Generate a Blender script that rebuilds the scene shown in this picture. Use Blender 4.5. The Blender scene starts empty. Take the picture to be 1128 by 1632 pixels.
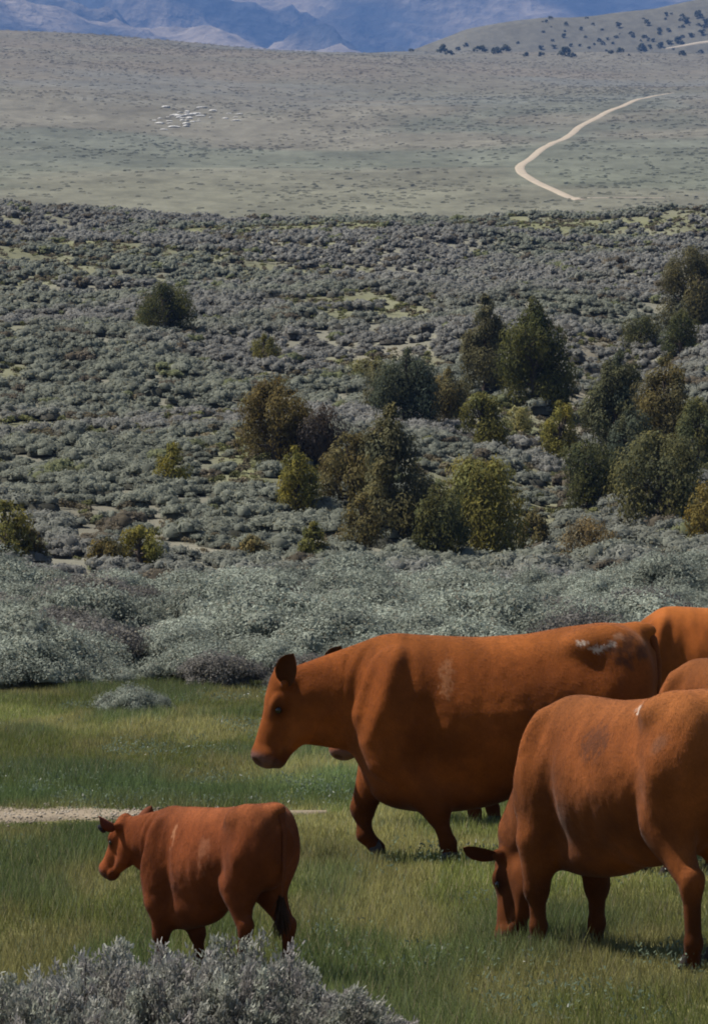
import bpy, math
import numpy as np
from mathutils import Vector, Matrix
R = math.radians
# ------------------------------------------------------------------ camera, light, exposure
scn = bpy.context.scene
FPX, HOR, CH = 7500.0, 750.0, 2.53            # focal length and horizon row in photo pixels, eye height
cam_d = bpy.data.cameras.new('camera'); cam = bpy.data.objects.new('camera', cam_d)
scn.collection.objects.link(cam); scn.camera = cam
cam_d.sensor_fit = 'HORIZONTAL'; cam_d.sensor_width = 36.0; cam_d.lens = 36.0*FPX/1128.0
cam_d.clip_start = 0.5; cam_d.clip_end = 60000
cam.location = (0, 0, CH)
cam.rotation_euler = (R(90) - math.atan((816-HOR)/FPX), 0, 0)

SUN_EL, SUN_AZ = 58.0, 77.0      # azimuth of the sun measured to the left of the view direction
world = bpy.data.worlds.new("World"); scn.world = world; world.use_nodes = True
wn = world.node_tree.nodes; wl = world.node_tree.links
sky = wn.new('ShaderNodeTexSky'); sky.sky_type = 'NISHITA'; sky.sun_disc = False
sky.sun_elevation = R(SUN_EL); sky.sun_rotation = R(-SUN_AZ)
wl.new(sky.outputs[0], wn['Background'].inputs[0]); wn['Background'].inputs[1].default_value = 0.05
sun_d = bpy.data.lights.new('sun', 'SUN'); sun = bpy.data.objects.new('sun', sun_d)
scn.collection.objects.link(sun); sun_d.energy = 5.0; sun_d.angle = R(0.55); sun_d.color = (1.0, 0.95, 0.87)
sdir = Vector((-math.sin(R(SUN_AZ))*math.cos(R(SUN_EL)), math.cos(R(SUN_AZ))*math.cos(R(SUN_EL)), math.sin(R(SUN_EL))))
sun.rotation_euler = sdir.to_track_quat('Z', 'Y').to_euler(); sun.location = (-30, 0, 60)
scn.view_settings.view_transform = 'Standard'; scn.view_settings.look = 'None'
scn.view_settings.exposure = 0.78; scn.view_settings.gamma = 1.0
scn.render.engine = 'CYCLES'
scn.cycles.volume_bounces = 0; scn.cycles.diffuse_bounces = 1
scn.cycles.filter_width = 1.9

# ------------------------------------------------------------------ numpy helpers
def hash2(i, j, s):
    n = (i.astype(np.int64)*374761393 + j.astype(np.int64)*668265263 + s*1442695041) & 0xffffffff
    n = ((n ^ (n >> 13))*1274126177) & 0xffffffff
    return ((n ^ (n >> 16)) & 0xffff)/65535.0
def vnoise(x, y, s=0):
    x = np.asarray(x, float); y = np.asarray(y, float)
    i = np.floor(x); j = np.floor(y); fx = x-i; fy = y-j
    fx = fx*fx*(3-2*fx); fy = fy*fy*(3-2*fy); i = i.astype(np.int64); j = j.astype(np.int64)
    a = hash2(i, j, s); b = hash2(i+1, j, s); c = hash2(i, j+1, s); d = hash2(i+1, j+1, s)
    return (a*(1-fx)+b*fx)*(1-fy) + (c*(1-fx)+d*fx)*fy
def fbm(x, y, s=0, o=4):
    t = 0; a = 0.5; n = 0
    for k in range(o):
        t = t + a*vnoise(x*2**k+17.3*k, y*2**k-9.1*k, s+k); n += a; a *= 0.5
    return t/n
def ridged(x, y, s=0, o=5):
    t = 0; a = 0.5; n = 0
    for k in range(o):
        r = 1-np.abs(2*vnoise(x*2**k+31.3*k, y*2**k-19.1*k, s+k)-1)
        t = t + a*r*r; n += a; a *= 0.5
    return t/n
def sstep(a, b, x):
    t = np.clip((np.asarray(x, float)-a)/(b-a), 0, 1); return t*t*(3-2*t)
def vals(n): return n
def lin(c):   # sRGB 0-255 to linear
    return tuple(((v/255.0+0.055)/1.055)**2.4 if v > 10 else v/255.0/12.92 for v in c)

def np_mesh(name, V, F, mat, parent=None, col=None, smooth=False, link=True):
    """V (n,3); F (m,k) array of faces; col (n,3) vertex colours."""
    me = bpy.data.meshes.new(name)
    V = np.ascontiguousarray(V, dtype=np.float32); F = np.ascontiguousarray(F, dtype=np.int32)
    m, k = F.shape
    me.vertices.add(len(V)); me.vertices.foreach_set('co', V.ravel())
    me.loops.add(m*k); me.loops.foreach_set('vertex_index', F.ravel())
    me.polygons.add(m); me.polygons.foreach_set('loop_start', np.arange(0, m*k, k, dtype=np.int32))
    me.polygons.foreach_set('loop_total', np.full(m, k, dtype=np.int32))
    if smooth: me.polygons.foreach_set('use_smooth', np.ones(m, dtype=bool))
    me.update(calc_edges=True)
    if col is not None:
        a = me.color_attributes.new('Col', 'FLOAT_COLOR', 'POINT')
        c4 = np.ones((len(V), 4), dtype=np.float32); c4[:, :3] = col
        a.data.foreach_set('color', c4.ravel())
    me.validate(clean_customdata=False)
    me.materials.append(mat)
    if not link: return me
    o = bpy.data.objects.new(name, me); scn.collection.objects.link(o)
    if parent is not None: o.parent = parent
    return o
def tag(o, label=None, cat=None, group=None, kind=None):
    if label: o['label'] = label
    if cat: o['category'] = cat
    if group: o['group'] = group
    if kind: o['kind'] = kind
    return o
def empty(name, loc, rz=0.0):
    o = bpy.data.objects.new(name, None); o.empty_display_size = 0.2
    scn.collection.objects.link(o); o.location = loc; o.rotation_euler = (0, 0, rz); return o
def quads(c, u, v):
    """leaf quads: centre c, half vectors u, v -> V, F ; slightly tapered"""
    n = len(c)
    V = np.empty((n, 4, 3)); V[:, 0] = c-u-v; V[:, 1] = c+u-v; V[:, 2] = c+u*0.55+v; V[:, 3] = c-u*0.55+v
    return V.reshape(-1, 3), np.arange(4*n).reshape(-1, 4)
def unit(a): return a/np.maximum(np.linalg.norm(a, axis=-1, keepdims=True), 1e-9)
def tube(P, rad, n=7):
    """tapered tube through points P with radii rad -> V, F quads"""
    P = np.asarray(P, float); rad = np.asarray(rad, float); V = []
    up = np.array([0.13, 0.97, 0.2])
    for i in range(len(P)):
        t = unit(P[min(i+1, len(P)-1)]-P[max(i-1, 0)]); a = unit(np.cross(t, up)); b = np.cross(t, a)
        ang = np.linspace(0, 2*np.pi, n, endpoint=False)
        V.append(P[i]+rad[i]*(np.cos(ang)[:, None]*a+np.sin(ang)[:, None]*b))
    V = np.concatenate(V); F = []
    for i in range(len(P)-1):
        for k in range(n):
            F.append((i*n+k, i*n+(k+1) % n, (i+1)*n+(k+1) % n, (i+1)*n+k))
    return V, np.array(F)
def merge(parts):
    Vs, Fs, Cs, o = [], [], [], 0
    for p in parts:
        Vs.append(p[0]); Fs.append(p[1]+o); o += len(p[0])
        if len(p) > 2: Cs.append(p[2])
    return np.concatenate(Vs), np.concatenate(Fs), (np.concatenate(Cs) if Cs else None)

# ------------------------------------------------------------------ materials
def mat_col(name, rough=0.9, tint=(1, 1, 1), nscale=0, namp=0.0, rnd=0.0, bump=0.0, bscale=30, spec=0.2, detail=4, sheen=0.0):
    m = bpy.data.materials.new(name); m.use_nodes = True; nt = m.node_tree; N = nt.nodes; L = nt.links
    b = N['Principled BSDF']; b.inputs['Roughness'].default_value = rough
    b.inputs['Specular IOR Level'].default_value = spec
    if sheen: b.inputs['Sheen Weight'].default_value = sheen; b.inputs['Sheen Roughness'].default_value = 0.4
    a = N.new('ShaderNodeVertexColor'); a.layer_name = 'Col'
    mix = N.new('ShaderNodeMix'); mix.data_type = 'RGBA'; mix.blend_type = 'MULTIPLY'; mix.inputs[0].default_value = 1
    L.new(a.outputs[0], mix.inputs[6]); mix.inputs[7].default_value = (*tint, 1)
    out = mix.outputs[2]
    tc = N.new('ShaderNodeTexCoord')
    if namp > 0:
        nz = N.new('ShaderNodeTexNoise'); nz.inputs['Scale'].default_value = nscale; nz.inputs['Detail'].default_value = detail
        nz.inputs['Roughness'].default_value = 0.65
        L.new(tc.outputs['Object'], nz.inputs['Vector'])
        mr = N.new('ShaderNodeMapRange'); mr.inputs[1].default_value = 0.25; mr.inputs[2].default_value = 0.75
        mr.inputs[3].default_value = 1-namp; mr.inputs[4].default_value = 1+namp
        L.new(nz.outputs[0], mr.inputs[0])
        m2 = N.new('ShaderNodeMix'); m2.data_type = 'RGBA'; m2.blend_type = 'MULTIPLY'; m2.inputs[0].default_value = 1
        L.new(out, m2.inputs[6]); L.new(mr.outputs[0], m2.inputs[7]); out = m2.outputs[2]
    if rnd > 0:
        oi = N.new('ShaderNodeObjectInfo'); mr = N.new('ShaderNodeMapRange')
        mr.inputs[3].default_value = 1-rnd; mr.inputs[4].default_value = 1+rnd
        L.new(oi.outputs['Random'], mr.inputs[0])
        m2 = N.new('ShaderNodeMix'); m2.data_type = 'RGBA'; m2.blend_type = 'MULTIPLY'; m2.inputs[0].default_value = 1
        L.new(out, m2.inputs[6]); L.new(mr.outputs[0], m2.inputs[7]); out = m2.outputs[2]
    L.new(out, b.inputs['Base Color'])
    if bump > 0:
        nz = N.new('ShaderNodeTexNoise'); nz.inputs['Scale'].default_value = bscale; nz.inputs['Detail'].default_value = 5
        L.new(tc.outputs['Object'], nz.inputs['Vector'])
        bp = N.new('ShaderNodeBump'); bp.inputs['Strength'].default_value = 1.0; bp.inputs['Distance'].default_value = bump
        L.new(nz.outputs[0], bp.inputs['Height']); L.new(bp.outputs[0], b.inputs['Normal'])
    return m
def mat_flat(name, c, rough=0.8, spec=0.3, nscale=20, namp=0.15, bump=0.0):
    m = mat_col(name, rough, c, nscale, namp, 0, bump, nscale*2, spec)
    nt = m.node_tree
    for n in list(nt.nodes):
        if n.bl_idname == 'ShaderNodeVertexColor': nt.nodes.remove(n)
        elif n.bl_idname == 'ShaderNodeMix' and not n.inputs[6].is_linked: n.inputs[6].default_value = (1, 1, 1, 1)
    return m
M_ground = mat_col('ground_soil', 1.0, nscale=1.3, namp=0.16, bump=0.02, bscale=12, spec=0.0, detail=8)
def add_mottle(m, scale, amp, stretch=(1, 1, 1)):
    nt = m.node_tree; N = nt.nodes; L = nt.links; b = N['Principled BSDF']; src = b.inputs['Base Color'].links[0].from_socket
    tc = N.new('ShaderNodeTexCoord'); mp = N.new('ShaderNodeMapping'); mp.inputs['Scale'].default_value = stretch
    nz = N.new('ShaderNodeTexNoise'); nz.inputs['Scale'].default_value = scale; nz.inputs['Detail'].default_value = 7; nz.inputs['Roughness'].default_value = .7
    L.new(tc.outputs['Object'], mp.inputs[0]); L.new(mp.outputs[0], nz.inputs['Vector'])
    mr = N.new('ShaderNodeMapRange'); mr.inputs[1].default_value = .3; mr.inputs[2].default_value = .7; mr.inputs[3].default_value = 1-amp; mr.inputs[4].default_value = 1+amp
    L.new(nz.outputs[0], mr.inputs[0]); mx = N.new('ShaderNodeMix'); mx.data_type = 'RGBA'; mx.blend_type = 'MULTIPLY'; mx.inputs[0].default_value = 1
    L.new(src, mx.inputs[6]); L.new(mr.outputs[0], mx.inputs[7]); L.new(mx.outputs[2], b.inputs['Base Color'])
def add_translucent(m, f):
    nt = m.node_tree; N = nt.nodes; L = nt.links; b = N['Principled BSDF']; src = b.inputs['Base Color'].links[0].from_socket
    t = N.new('ShaderNodeBsdfTranslucent'); L.new(src, t.inputs[0]); x = N.new('ShaderNodeMixShader'); x.inputs[0].default_value = f
    L.new(b.outputs[0], x.inputs[1]); L.new(t.outputs[0], x.inputs[2]); L.new(x.outputs[0], N['Material Output'].inputs['Surface'])
add_mottle(M_ground, .16, .26, (1, .28, 1))
M_far = mat_col('mountain_rock', 1.0, nscale=0.02, namp=0.5, spec=0.0, detail=9, bump=25, bscale=0.02)
M_grass = mat_col('grass_blades', 0.75, spec=0.15)
add_translucent(M_grass, .5)
M_sage = mat_col('sagebrush_leaves', 0.85, rnd=0.13, spec=0.15)
M_hill = mat_col('hillside_brush_leaves', 0.9, spec=0.1)
M_jun = mat_col('juniper_foliage', 0.85, rnd=0.06, spec=0.1)
add_translucent(M_sage, .3); add_translucent(M_hill, .4); add_translucent(M_jun, .42)
M_bark = mat_flat('bark', (0.09, 0.07, 0.055), 0.95, 0.1, 9, 0.3, 0.01)
M_stem = mat_flat('sage_stems', (0.12, 0.10, 0.085), 0.95, 0.1, 30, 0.3)
M_dirt = mat_col('pale_dirt', 1.0, nscale=2.5, namp=0.2, bump=0.02, bscale=20, spec=0.05, detail=8)
M_rock = mat_flat('pale_rock', (0.55, 0.53, 0.49), 0.95, 0.1, 1.2, 0.2)
M_coat = mat_col('cattle_coat', 0.85, nscale=26, namp=0.14, bump=0.0012, bscale=60, spec=0.05, sheen=.05, detail=6)
M_hair = mat_col('coat_hair', 0.8, spec=0.08, sheen=.08)
M_ear = mat_col('ear_skin', 0.8, nscale=30, namp=0.2, spec=0.15)
M_hoof = mat_flat('hoof_horn', (0.035, 0.026, 0.022), 0.6, 0.3, 30, 0.25)
M_eye = mat_flat('eye_wet', (0.008, 0.005, 0.004), 0.12, 0.6, 10, 0.0)
M_tail = mat_col('tail_hair', 0.8, nscale=40, namp=0.25, spec=0.15)
M_tag = mat_flat('dark_plastic', (0.012, 0.012, 0.016), 0.45, 0.4, 10, 0.05)

# ------------------------------------------------------------------ terrain
HY = [-200, 85, 100, 115, 135, 150, 500, 515, 530, 560, 700, 950, 1200, 3000, 3060, 3180, 3350, 5000, 7000, 12000]
HZ = [0, 0, -.6, -1.5, -1.6, -.2, 29.3, 30.0, 29.8, 27, 18, 38, 69.7, 274, 277, 262, 235, 300, 420, 560]
def pxx(px, D): return (px-564.0)/FPX*D
def rowz(row, D): return CH-(row-HOR)/FPX*D
def height(x, y):
    x = np.asarray(x, float); y = np.asarray(y, float)
    z = np.interp(y, HY, HZ)
    z = z + (fbm(x/7, y/7, 3, 2)-.5)*0.10
    hs = sstep(135, 190, y)*(1-sstep(490, 540, y))
    z = z + hs*((fbm(x/30, y/45, 7, 3)-.5)*5.0 + (fbm(x/9, y/9, 9, 3)-.5)*1.1)
    # slight rise of the brush band to the right
    ang = x/np.maximum(y, 20)
    z = z + 0.35*sstep(0.035, 0.075, ang)*sstep(70, 84, y)*(1-sstep(88, 120, y))
    # gully running down through the junipers
    gx = np.interp(y, [140, 170, 205, 260, 330], [2.5, 7.0, 9.5, 15.5, 23])
    z = z - 1.6*np.exp(-((x-gx)/3.5)**2)*sstep(140, 165, y)*(1-sstep(250, 330, y))
    fs = sstep(1150, 1500, y)*(1-sstep(3100, 3400, y))
    z = z + fs*((fbm(x/260, y/420, 21, 4)-.5)*16 + (fbm(x/50, y/70, 23, 3)-.5)*.5)
    cr = np.interp(x, [-1500, -225, -125, -45, 54, 225, 1500], [330, 285, 277, 269, 265, 263, 262])
    z = z + (cr-272)*sstep(1500, 3000, y)*(1-sstep(3080, 3400, y))
    # wooded ridge rising to the right beyond the grey hill
    rx = [0, pxx(640, 3700), pxx(740, 3700), pxx(860, 3700), pxx(960, 3700), pxx(1040, 3700), pxx(1128, 3700), 1200]
    rr = [200, 321, rowz(66, 3700), rowz(48, 3700), rowz(40, 3700), rowz(31, 3700), rowz(14, 3700), 520]
    rt = np.interp(x, rx, rr)
    base = np.interp(y, [3180, 3350, 3700, 3950, 4600], [255, 240, 240, 240, 260])
    prof = sstep(3250, 3700, y)*(1-sstep(3800, 4500, y))
    z = z + np.maximum(rt-base, 0)*prof*(1+0.05*(fbm(x/60, y/90, 31, 3)-.5))
    return z
def unproject(px, row, near=14, far=4200):
    ys = np.concatenate([np.arange(near, 120, .1), np.arange(120, 600, .3), np.arange(600, far, 1.5)])
    xs = pxx(px, ys); zr = rowz(row, ys); g = height(xs, ys)
    k = np.argmax(g >= zr)
    return float(xs[k]), float(ys[k]), float(g[k])

def poly_mask(x, y, pts, soft):
    """soft distance mask to a polyline given in world xy"""
    d = np.full(x.shape, 1e9)
    for (a, b) in zip(pts[:-1], pts[1:]):
        ax, ay = a; bx, by = b; L2 = (bx-ax)**2+(by-ay)**2+1e-9
        t = np.clip(((x-ax)*(bx-ax)+(y-ay)*(by-ay))/L2, 0, 1)
        d = np.minimum(d, np.hypot(x-ax-t*(bx-ax), y-ay-t*(by-ay)))
    return 1-sstep(0, 1, d/soft)
# bare tan slope on the hillside beside the gully; grassy clearings
tan_pts = [unproject(*p)[:2] for p in [(960, 545), (900, 600), (905, 690), (850, 720), (880, 790), (930, 845)]]
tan2_pts = [unproject(*p)[:2] for p in [(560, 590), (620, 560), (690, 585)]]
tan3_pts = [unproject(*p)[:2] for p in [(60, 850), (180, 800), (260, 850), (340, 880)]]
strips = [([unproject(*p)[:2] for p in q], s) for q, s in [
    ([(330, 372), (420, 368), (500, 362), (600, 357), (760, 355)], 15), ([(850, 358), (930, 356), (1040, 360)], 13),
    ([(60, 395), (130, 392)], 13), ([(0, 712), (40, 708)], 2.2), ([(500, 488), (545, 482)], 7.0), ([(230, 372), (300, 366)], 14),
    ([(380, 700), (400, 770)], 2.4), ([(800, 655), (850, 690)], 2.5), ([(640, 580), (560, 590)], 2.5)]]
def bare(x, y):
    m = 0.68*poly_mask(x, y, tan_pts, 4.2)
    m = np.maximum(m, .5*poly_mask(x, y, tan2_pts, 3.0)); m = np.maximum(m, .25*poly_mask(x, y, tan3_pts, 4.0))
    return m
def grassy(x, y):
    m = np.zeros(np.shape(x))
    for q, s in strips: m = np.maximum(m, poly_mask(x, y, q, s))
    m = np.maximum(m, .75*.85*sstep(.60, .70, fbm(x/11, y/19, 141, 3))*sstep(140, 160, y)*(1-sstep(480, 510, y)))
    return m

def ground_col(x, y):
    n1 = fbm(x/1.8, y/2.2, 41, 4)[..., None]; n2 = fbm(x/9, y/12, 43, 4)[..., None]
    def C(*c): return np.array(c, float)
    mead = C(.115, .115, .045)*(1-n1)+C(.165, .15, .065)*n1
    sage = C(.145, .140, .108)*(1-n1)+C(.18, .172, .135)*n1
    tan = C(.195, .17, .128)*(.7+.6*n1); gg = C(.15, .152, .085)*(.7+.6*n1)
    hill = sage*(.9+.3*n2)
    b = bare(x, y)[..., None]; hill = hill*(1-b)+tan*b
    g = grassy(x, y)[..., None]; hill = hill*(1-g)+gg*g
    # far grey-green hill: patches of brush, grass and soil
    p1 = fbm(x/90, y/150, 51, 5)[..., None]; p2 = fbm(x/22, y/40, 53, 4)[..., None]; p3 = fbm(x/160, y/200, 57, 3)[..., None]
    far = C(.150, .140, .110)*(1-sstep(.4, .6, p1))+C(.122, .126, .100)*sstep(.4, .6, p1)
    low = .6*(1-sstep(1250, 1750, y)[..., None])
    far = far*(1-.75*low*(.4+.6*p3))+C(.145, .150, .092)*(.75*low*(.4+.6*p3))
    far = far*(.64+.7*p2)
    red = sstep(1700, 2500, y)[..., None]; far = far*(1-.5*red)+C(.155, .130, .103)*(.8+.4*p1)*.5*red
    blu = (sstep(.55, .7, p3)*sstep(1300, 1900, y)[..., None]); far = far*(1-.4*blu)+C(.13, .14, .135)*.4*blu
    rid = C(.115, .108, .085)*(.6+.8*p1)
    w1 = sstep(50, 56, y)[..., None]; w2 = sstep(100, 140, y)[..., None]; w3 = sstep(560, 900, y)[..., None]; w4 = sstep(3120, 3250, y)[..., None]
    c = mead*(1-w1)+sage*w1; c = c*(1-w2)+hill*w2; c = c*(1-w3)+far*w3; c = c*(1-w4)+rid*w4
    return c
def build_ground():
    ys = list(np.arange(-80, 60, 1.4)); y = 60.0
    while y < 12000: ys.append(y); y *= 1.0105
    ys = np.array(ys); us = np.linspace(-1, 1, 361); us = np.sign(us)*np.abs(us)**1.5
    Y, U = np.meshgrid(ys, us, indexing='ij'); X = U*(55+0.28*np.abs(Y))
    Z = height(X, Y); V = np.stack([X, Y, Z], -1); C = ground_col(X, Y)
    n, m = Y.shape; idx = np.arange(n*m).reshape(n, m)
    F = np.stack([idx[:-1, :-1], idx[:-1, 1:], idx[1:, 1:], idx[1:, :-1]], -1).reshape(-1, 4)
    o = np_mesh('ground', V.reshape(-1, 3), F, M_ground, col=C.reshape(-1, 3), smooth=True)
    tag(o, kind='structure')
build_ground()

def build_mountains():
    xs = np.linspace(-4200, 4200, 420); ys = np.linspace(9000, 17000, 330)
    Y, X = np.meshgrid(ys, xs, indexing='ij')
    base = np.interp(Y, [9000, 10500, 12000, 13500, 15000, 17000], [600, 850, 1010, 1330, 1800, 2050])
    wx = X+(fbm(X/900, Y/900, 61, 3)-.5)*700; wy = Y+(fbm(X/900+9, Y/900, 63, 3)-.5)*700
    rg = ridged((wx+.45*wy)/760, (wy-.5*wx)/1500, 68, 7)
    Z = base+(rg-.45)*330*sstep(9000, 11500, Y)
    Z += 190*np.exp(-((X+1050)/430)**2)*np.exp(-((Y-11000)/800)**2)
    Z -= 60*np.exp(-((X+160)/260)**2)*np.exp(-((Y-12600)/900)**2)
    p = fbm(X/160, Y/160, 71, 5)[..., None]; q = sstep(.42, .62, fbm(X/420+rg*2, Y/420, 73, 4))[..., None]
    col = np.array([.26, .215, .17])*q+np.array([.055, .06, .07])*(1-q)
    col = col*(.6+.8*p)
    n, m = Y.shape; idx = np.arange(n*m).reshape(n, m)
    F = np.stack([idx[:-1, :-1], idx[:-1, 1:], idx[1:, 1:], idx[1:, :-1]], -1).reshape(-1, 4)
    o = np_mesh('mountains', np.stack([X, Y, Z], -1).reshape(-1, 3), F, M_far, col=col.reshape(-1, 3), smooth=True)
    tag(o, kind='structure')
build_mountains()

# ------------------------------------------------------------------ roads and tracks
def ribbon(name, pts, widths, lift, colr, seed, across=7, step=None, jag=0.12):
    P = np.array(pts, float); W = np.array(widths, float)
    d = np.concatenate([[0], np.cumsum(np.hypot(*np.diff(P, axis=0).T))])
    n = max(int(d[-1]/step), 12); s = np.linspace(0, d[-1], n)
    # smooth resampling
    cx = np.interp(s, d, P[:, 0]); cy = np.interp(s, d, P[:, 1]); w = np.interp(s, d, W)
    for _ in range(int(3+n/len(P)*.5)):
        cx[1:-1] = (cx[:-2]+2*cx[1:-1]+cx[2:])/4; cy[1:-1] = (cy[:-2]+2*cy[1:-1]+cy[2:])/4
    tx = np.gradient(cx); ty = np.gradient(cy); L = np.hypot(tx, ty); nx = -ty/L; ny = tx/L
    k = np.linspace(-1, 1, across)
    wl_ = w*(1+jag*4*(fbm(s/W.mean()*1.5, s*0, seed, 3)-.5)); wr_ = w*(1+jag*4*(fbm(s/W.mean()*1.5, s*0+5, seed+3, 3)-.5))
    X = cx[:, None]+nx[:, None]*np.where(k < 0, k*wl_[:, None], k*wr_[:, None])/2
    Y = cy[:, None]+ny[:, None]*np.where(k < 0, k*wl_[:, None], k*wr_[:, None])/2
    Z = height(X, Y)+lift*(1-4*np.abs(k)**6)
    c = np.array(colr)*(.85+.3*fbm(X/W.mean()*3, Y/W.mean()*3, seed+9, 3))[..., None]
    m = across; idx = np.arange(n*m).reshape(n, m)
    F = np.stack([idx[:-1, :-1], idx[:-1, 1:], idx[1:, 1:], idx[1:, :-1]], -1).reshape(-1, 4)
    o = np_mesh(name, np.stack([X, Y, Z], -1).reshape(-1, 3), F, M_dirt, col=c.reshape(-1, 3), smooth=True)
    tag(o, kind='structure'); return o
road_px = [(1072, 148), (1040, 153), (1000, 165), (960, 182), (920, 204), (885, 226), (850, 249), (833, 260), (827, 267), (831, 276), (850, 288), (880, 302), (905, 314), (925, 319)]
ribbon('dirt_road', [unproject(*p)[:2] for p in road_px], [1.8, 2.8, 3.6, 4, 4, 4, 4, 4, 4, 4, 3.8, 3.8, 4, 4.5], .15, (.36, .30, .225), 11, step=2.5, jag=.015)
ribbon('dirt_road', [unproject(*p)[:2] for p in [(905, 315), (940, 316), (985, 315), (1060, 316)]], [4, 3, 1.6, .8], .2, (.30, .26, .20), 12, step=3, jag=.05)
ribbon('dirt_road', [unproject(*p)[:2] for p in [(1060, 78), (1090, 74), (1110, 69), (1140, 66), (1180, 60)]], [2, 4, 5, 5, 5], .6, (.40, .34, .26), 13, step=4, jag=.05)
tr = [(-6, 34.3), (-4.2, 34.3), (-2.4, 34.2), (-1.9, 34.25), (-1.3, 34.5), (-.7, 34.6), (-.2, 34.6)]
trw = [.9, 1.2, 2.0, 1.7, .9, .5, .2]
ribbon('dirt_track', tr, trw, .03, (.24, .195, .14), 14, step=.05, jag=.8)

# ------------------------------------------------------------------ pale rocks on the far hill
rg_ = np.random.default_rng(5)
def rock_mesh(seed):
    r = np.random.default_rng(seed)
    import bmesh
    bm = bmesh.new(); bmesh.ops.create_icosphere(bm, subdivisions=2, radius=1)
    for v in bm.verts:
        d = v.co.normalized(); s = .75+.5*vnoise(np.array([d.x*1.7+seed]), np.array([d.y*1.7+d.z*2.3]), seed)[0]
        v.co = Vector((d.x*s*1.3, d.y*s, d.z*s*.62+.25))
    me = bpy.data.meshes.new('rock'); bm.to_mesh(me); bm.free(); me.materials.append(M_rock); return me
rocks = [rock_mesh(s) for s in (2, 3, 4)]
n_ = 0
for k in range(52):
    if k < 34: px = rg_.normal(298, 22); row = 190-(px-298)*.12+rg_.normal(0, 6.5)
    elif k < 46: px = rg_.uniform(255, 392); row = 182+rg_.normal(0, 6)
    else: px = rg_.uniform(195, 225); row = 330+rg_.normal(0, 2)
    if k >= 46: continue
    x, y, z = unproject(px, row)
    o = bpy.data.objects.new('pale_rock', rocks[k % 3]); scn.collection.objects.link(o)
    s = rg_.uniform(.35, .95); o.location = (x, y, z); o.scale = (s*rg_.uniform(1, 2.2), s*1.5, s*rg_.uniform(.7, 1.2)); o.rotation_euler = (0, 0, rg_.uniform(-.5, .5))
    tag(o, 'small white rock in the pale outcrop scattered across the far grey hill', 'rock', 'white rocks in the outcrop on the far hill')

# ------------------------------------------------------------------ foliage templates
def bush_tmpl(seed, n, size, Rr=.6, H=.75, lobes=9, up=.6, core=True, c0=(.25, .27, .225), spread=.16, cs=14, cf=.84, jit=.42, lv=.25):
    """a rounded shrub: n leaf quads spread over lobes of an uneven dome"""
    r = np.random.default_rng(seed)
    a = r.uniform(0, 2*np.pi, lobes); rad = Rr*np.sqrt(r.uniform(0, 1, lobes))*.62
    lc = np.stack([rad*np.cos(a), rad*np.sin(a), H*(.62-.38*(rad/Rr)**1.5)*r.uniform(.72, 1.12, lobes)], -1)
    lr = Rr*r.uniform(.26, .50, lobes)
    sk = np.arange(lobes) % 3 == 2; lc[sk, 0] *= 1.45; lc[sk, 1] *= 1.45; lc[sk, 2] = H*r.uniform(.12, .34, sk.sum())
    k = r.integers(0, lobes, n); d = unit(r.normal(size=(n, 3))); d[:, 2] = np.abs(d[:, 2])*.9-.25*r.uniform(0, 1, n)
    d = unit(d); rr = r.uniform(.35, 1.2, n)**.6
    c = lc[k]+d*lr[k][:, None]*rr[:, None]*np.array([1, 1, .85])
    c[:, 2] = np.maximum(c[:, 2], .02)
    nn = unit(d+np.array([0, 0, .15])+r.normal(size=(n, 3))*jit)
    v = unit(np.cross(nn, unit(r.normal(size=(n, 3))))); v *= np.where(v[:, 2:] < 0, -1, 1); u = np.cross(v, nn)
    sz = size*r.uniform(.6, 1.4, n)[:, None]
    V, F = quads(c, u*sz*.6, v*sz)
    lt = 1+(r.uniform(size=lobes)-.5)*2*spread
    col = np.array(c0)*lt[k][:, None]*r.uniform(1-lv, 1+lv, n)[:, None]
    wn_ = (r.uniform(size=n) < .08); col[wn_] = np.array([.22, .20, .15])*r.uniform(.8, 1.2, wn_.sum())[:, None]
    parts = [(V, F, np.repeat(col, 4, axis=0))]
    if core:   # closed leafy mass inside each lobe
        m, g = cs, max(cs//2, 3)
        th = np.linspace(0, 2*np.pi, m, endpoint=False); ph = np.linspace(-.35, np.pi/2, g)
        TH, PH = np.meshgrid(th, ph, indexing='ij'); idx = np.arange(m*g).reshape(m, g); nx = np.roll(idx, -1, axis=0)
        Fc = np.stack([idx[:, :-1], nx[:, :-1], nx[:, 1:], idx[:, 1:]], -1).reshape(-1, 4)
        for l in range(lobes):
            s_ = lr[l]*(cf-.08+.2*r.uniform(size=TH.shape))
            X = lc[l, 0]+np.cos(TH)*np.cos(PH)*s_; Y = lc[l, 1]+np.sin(TH)*np.cos(PH)*s_; Z = lc[l, 2]+np.sin(PH)*s_*.85
            Vc = np.stack([X, Y, np.maximum(Z, 0)], -1).reshape(-1, 3)
            parts.append((Vc, Fc, np.array(c0)*lt[l]*.92*r.uniform(.8, 1.15, (len(Vc), 1))))
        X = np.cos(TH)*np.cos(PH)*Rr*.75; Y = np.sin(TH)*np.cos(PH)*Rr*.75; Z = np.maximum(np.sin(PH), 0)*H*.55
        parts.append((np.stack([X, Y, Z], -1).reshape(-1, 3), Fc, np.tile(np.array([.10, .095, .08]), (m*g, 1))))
    return merge(parts)

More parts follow.
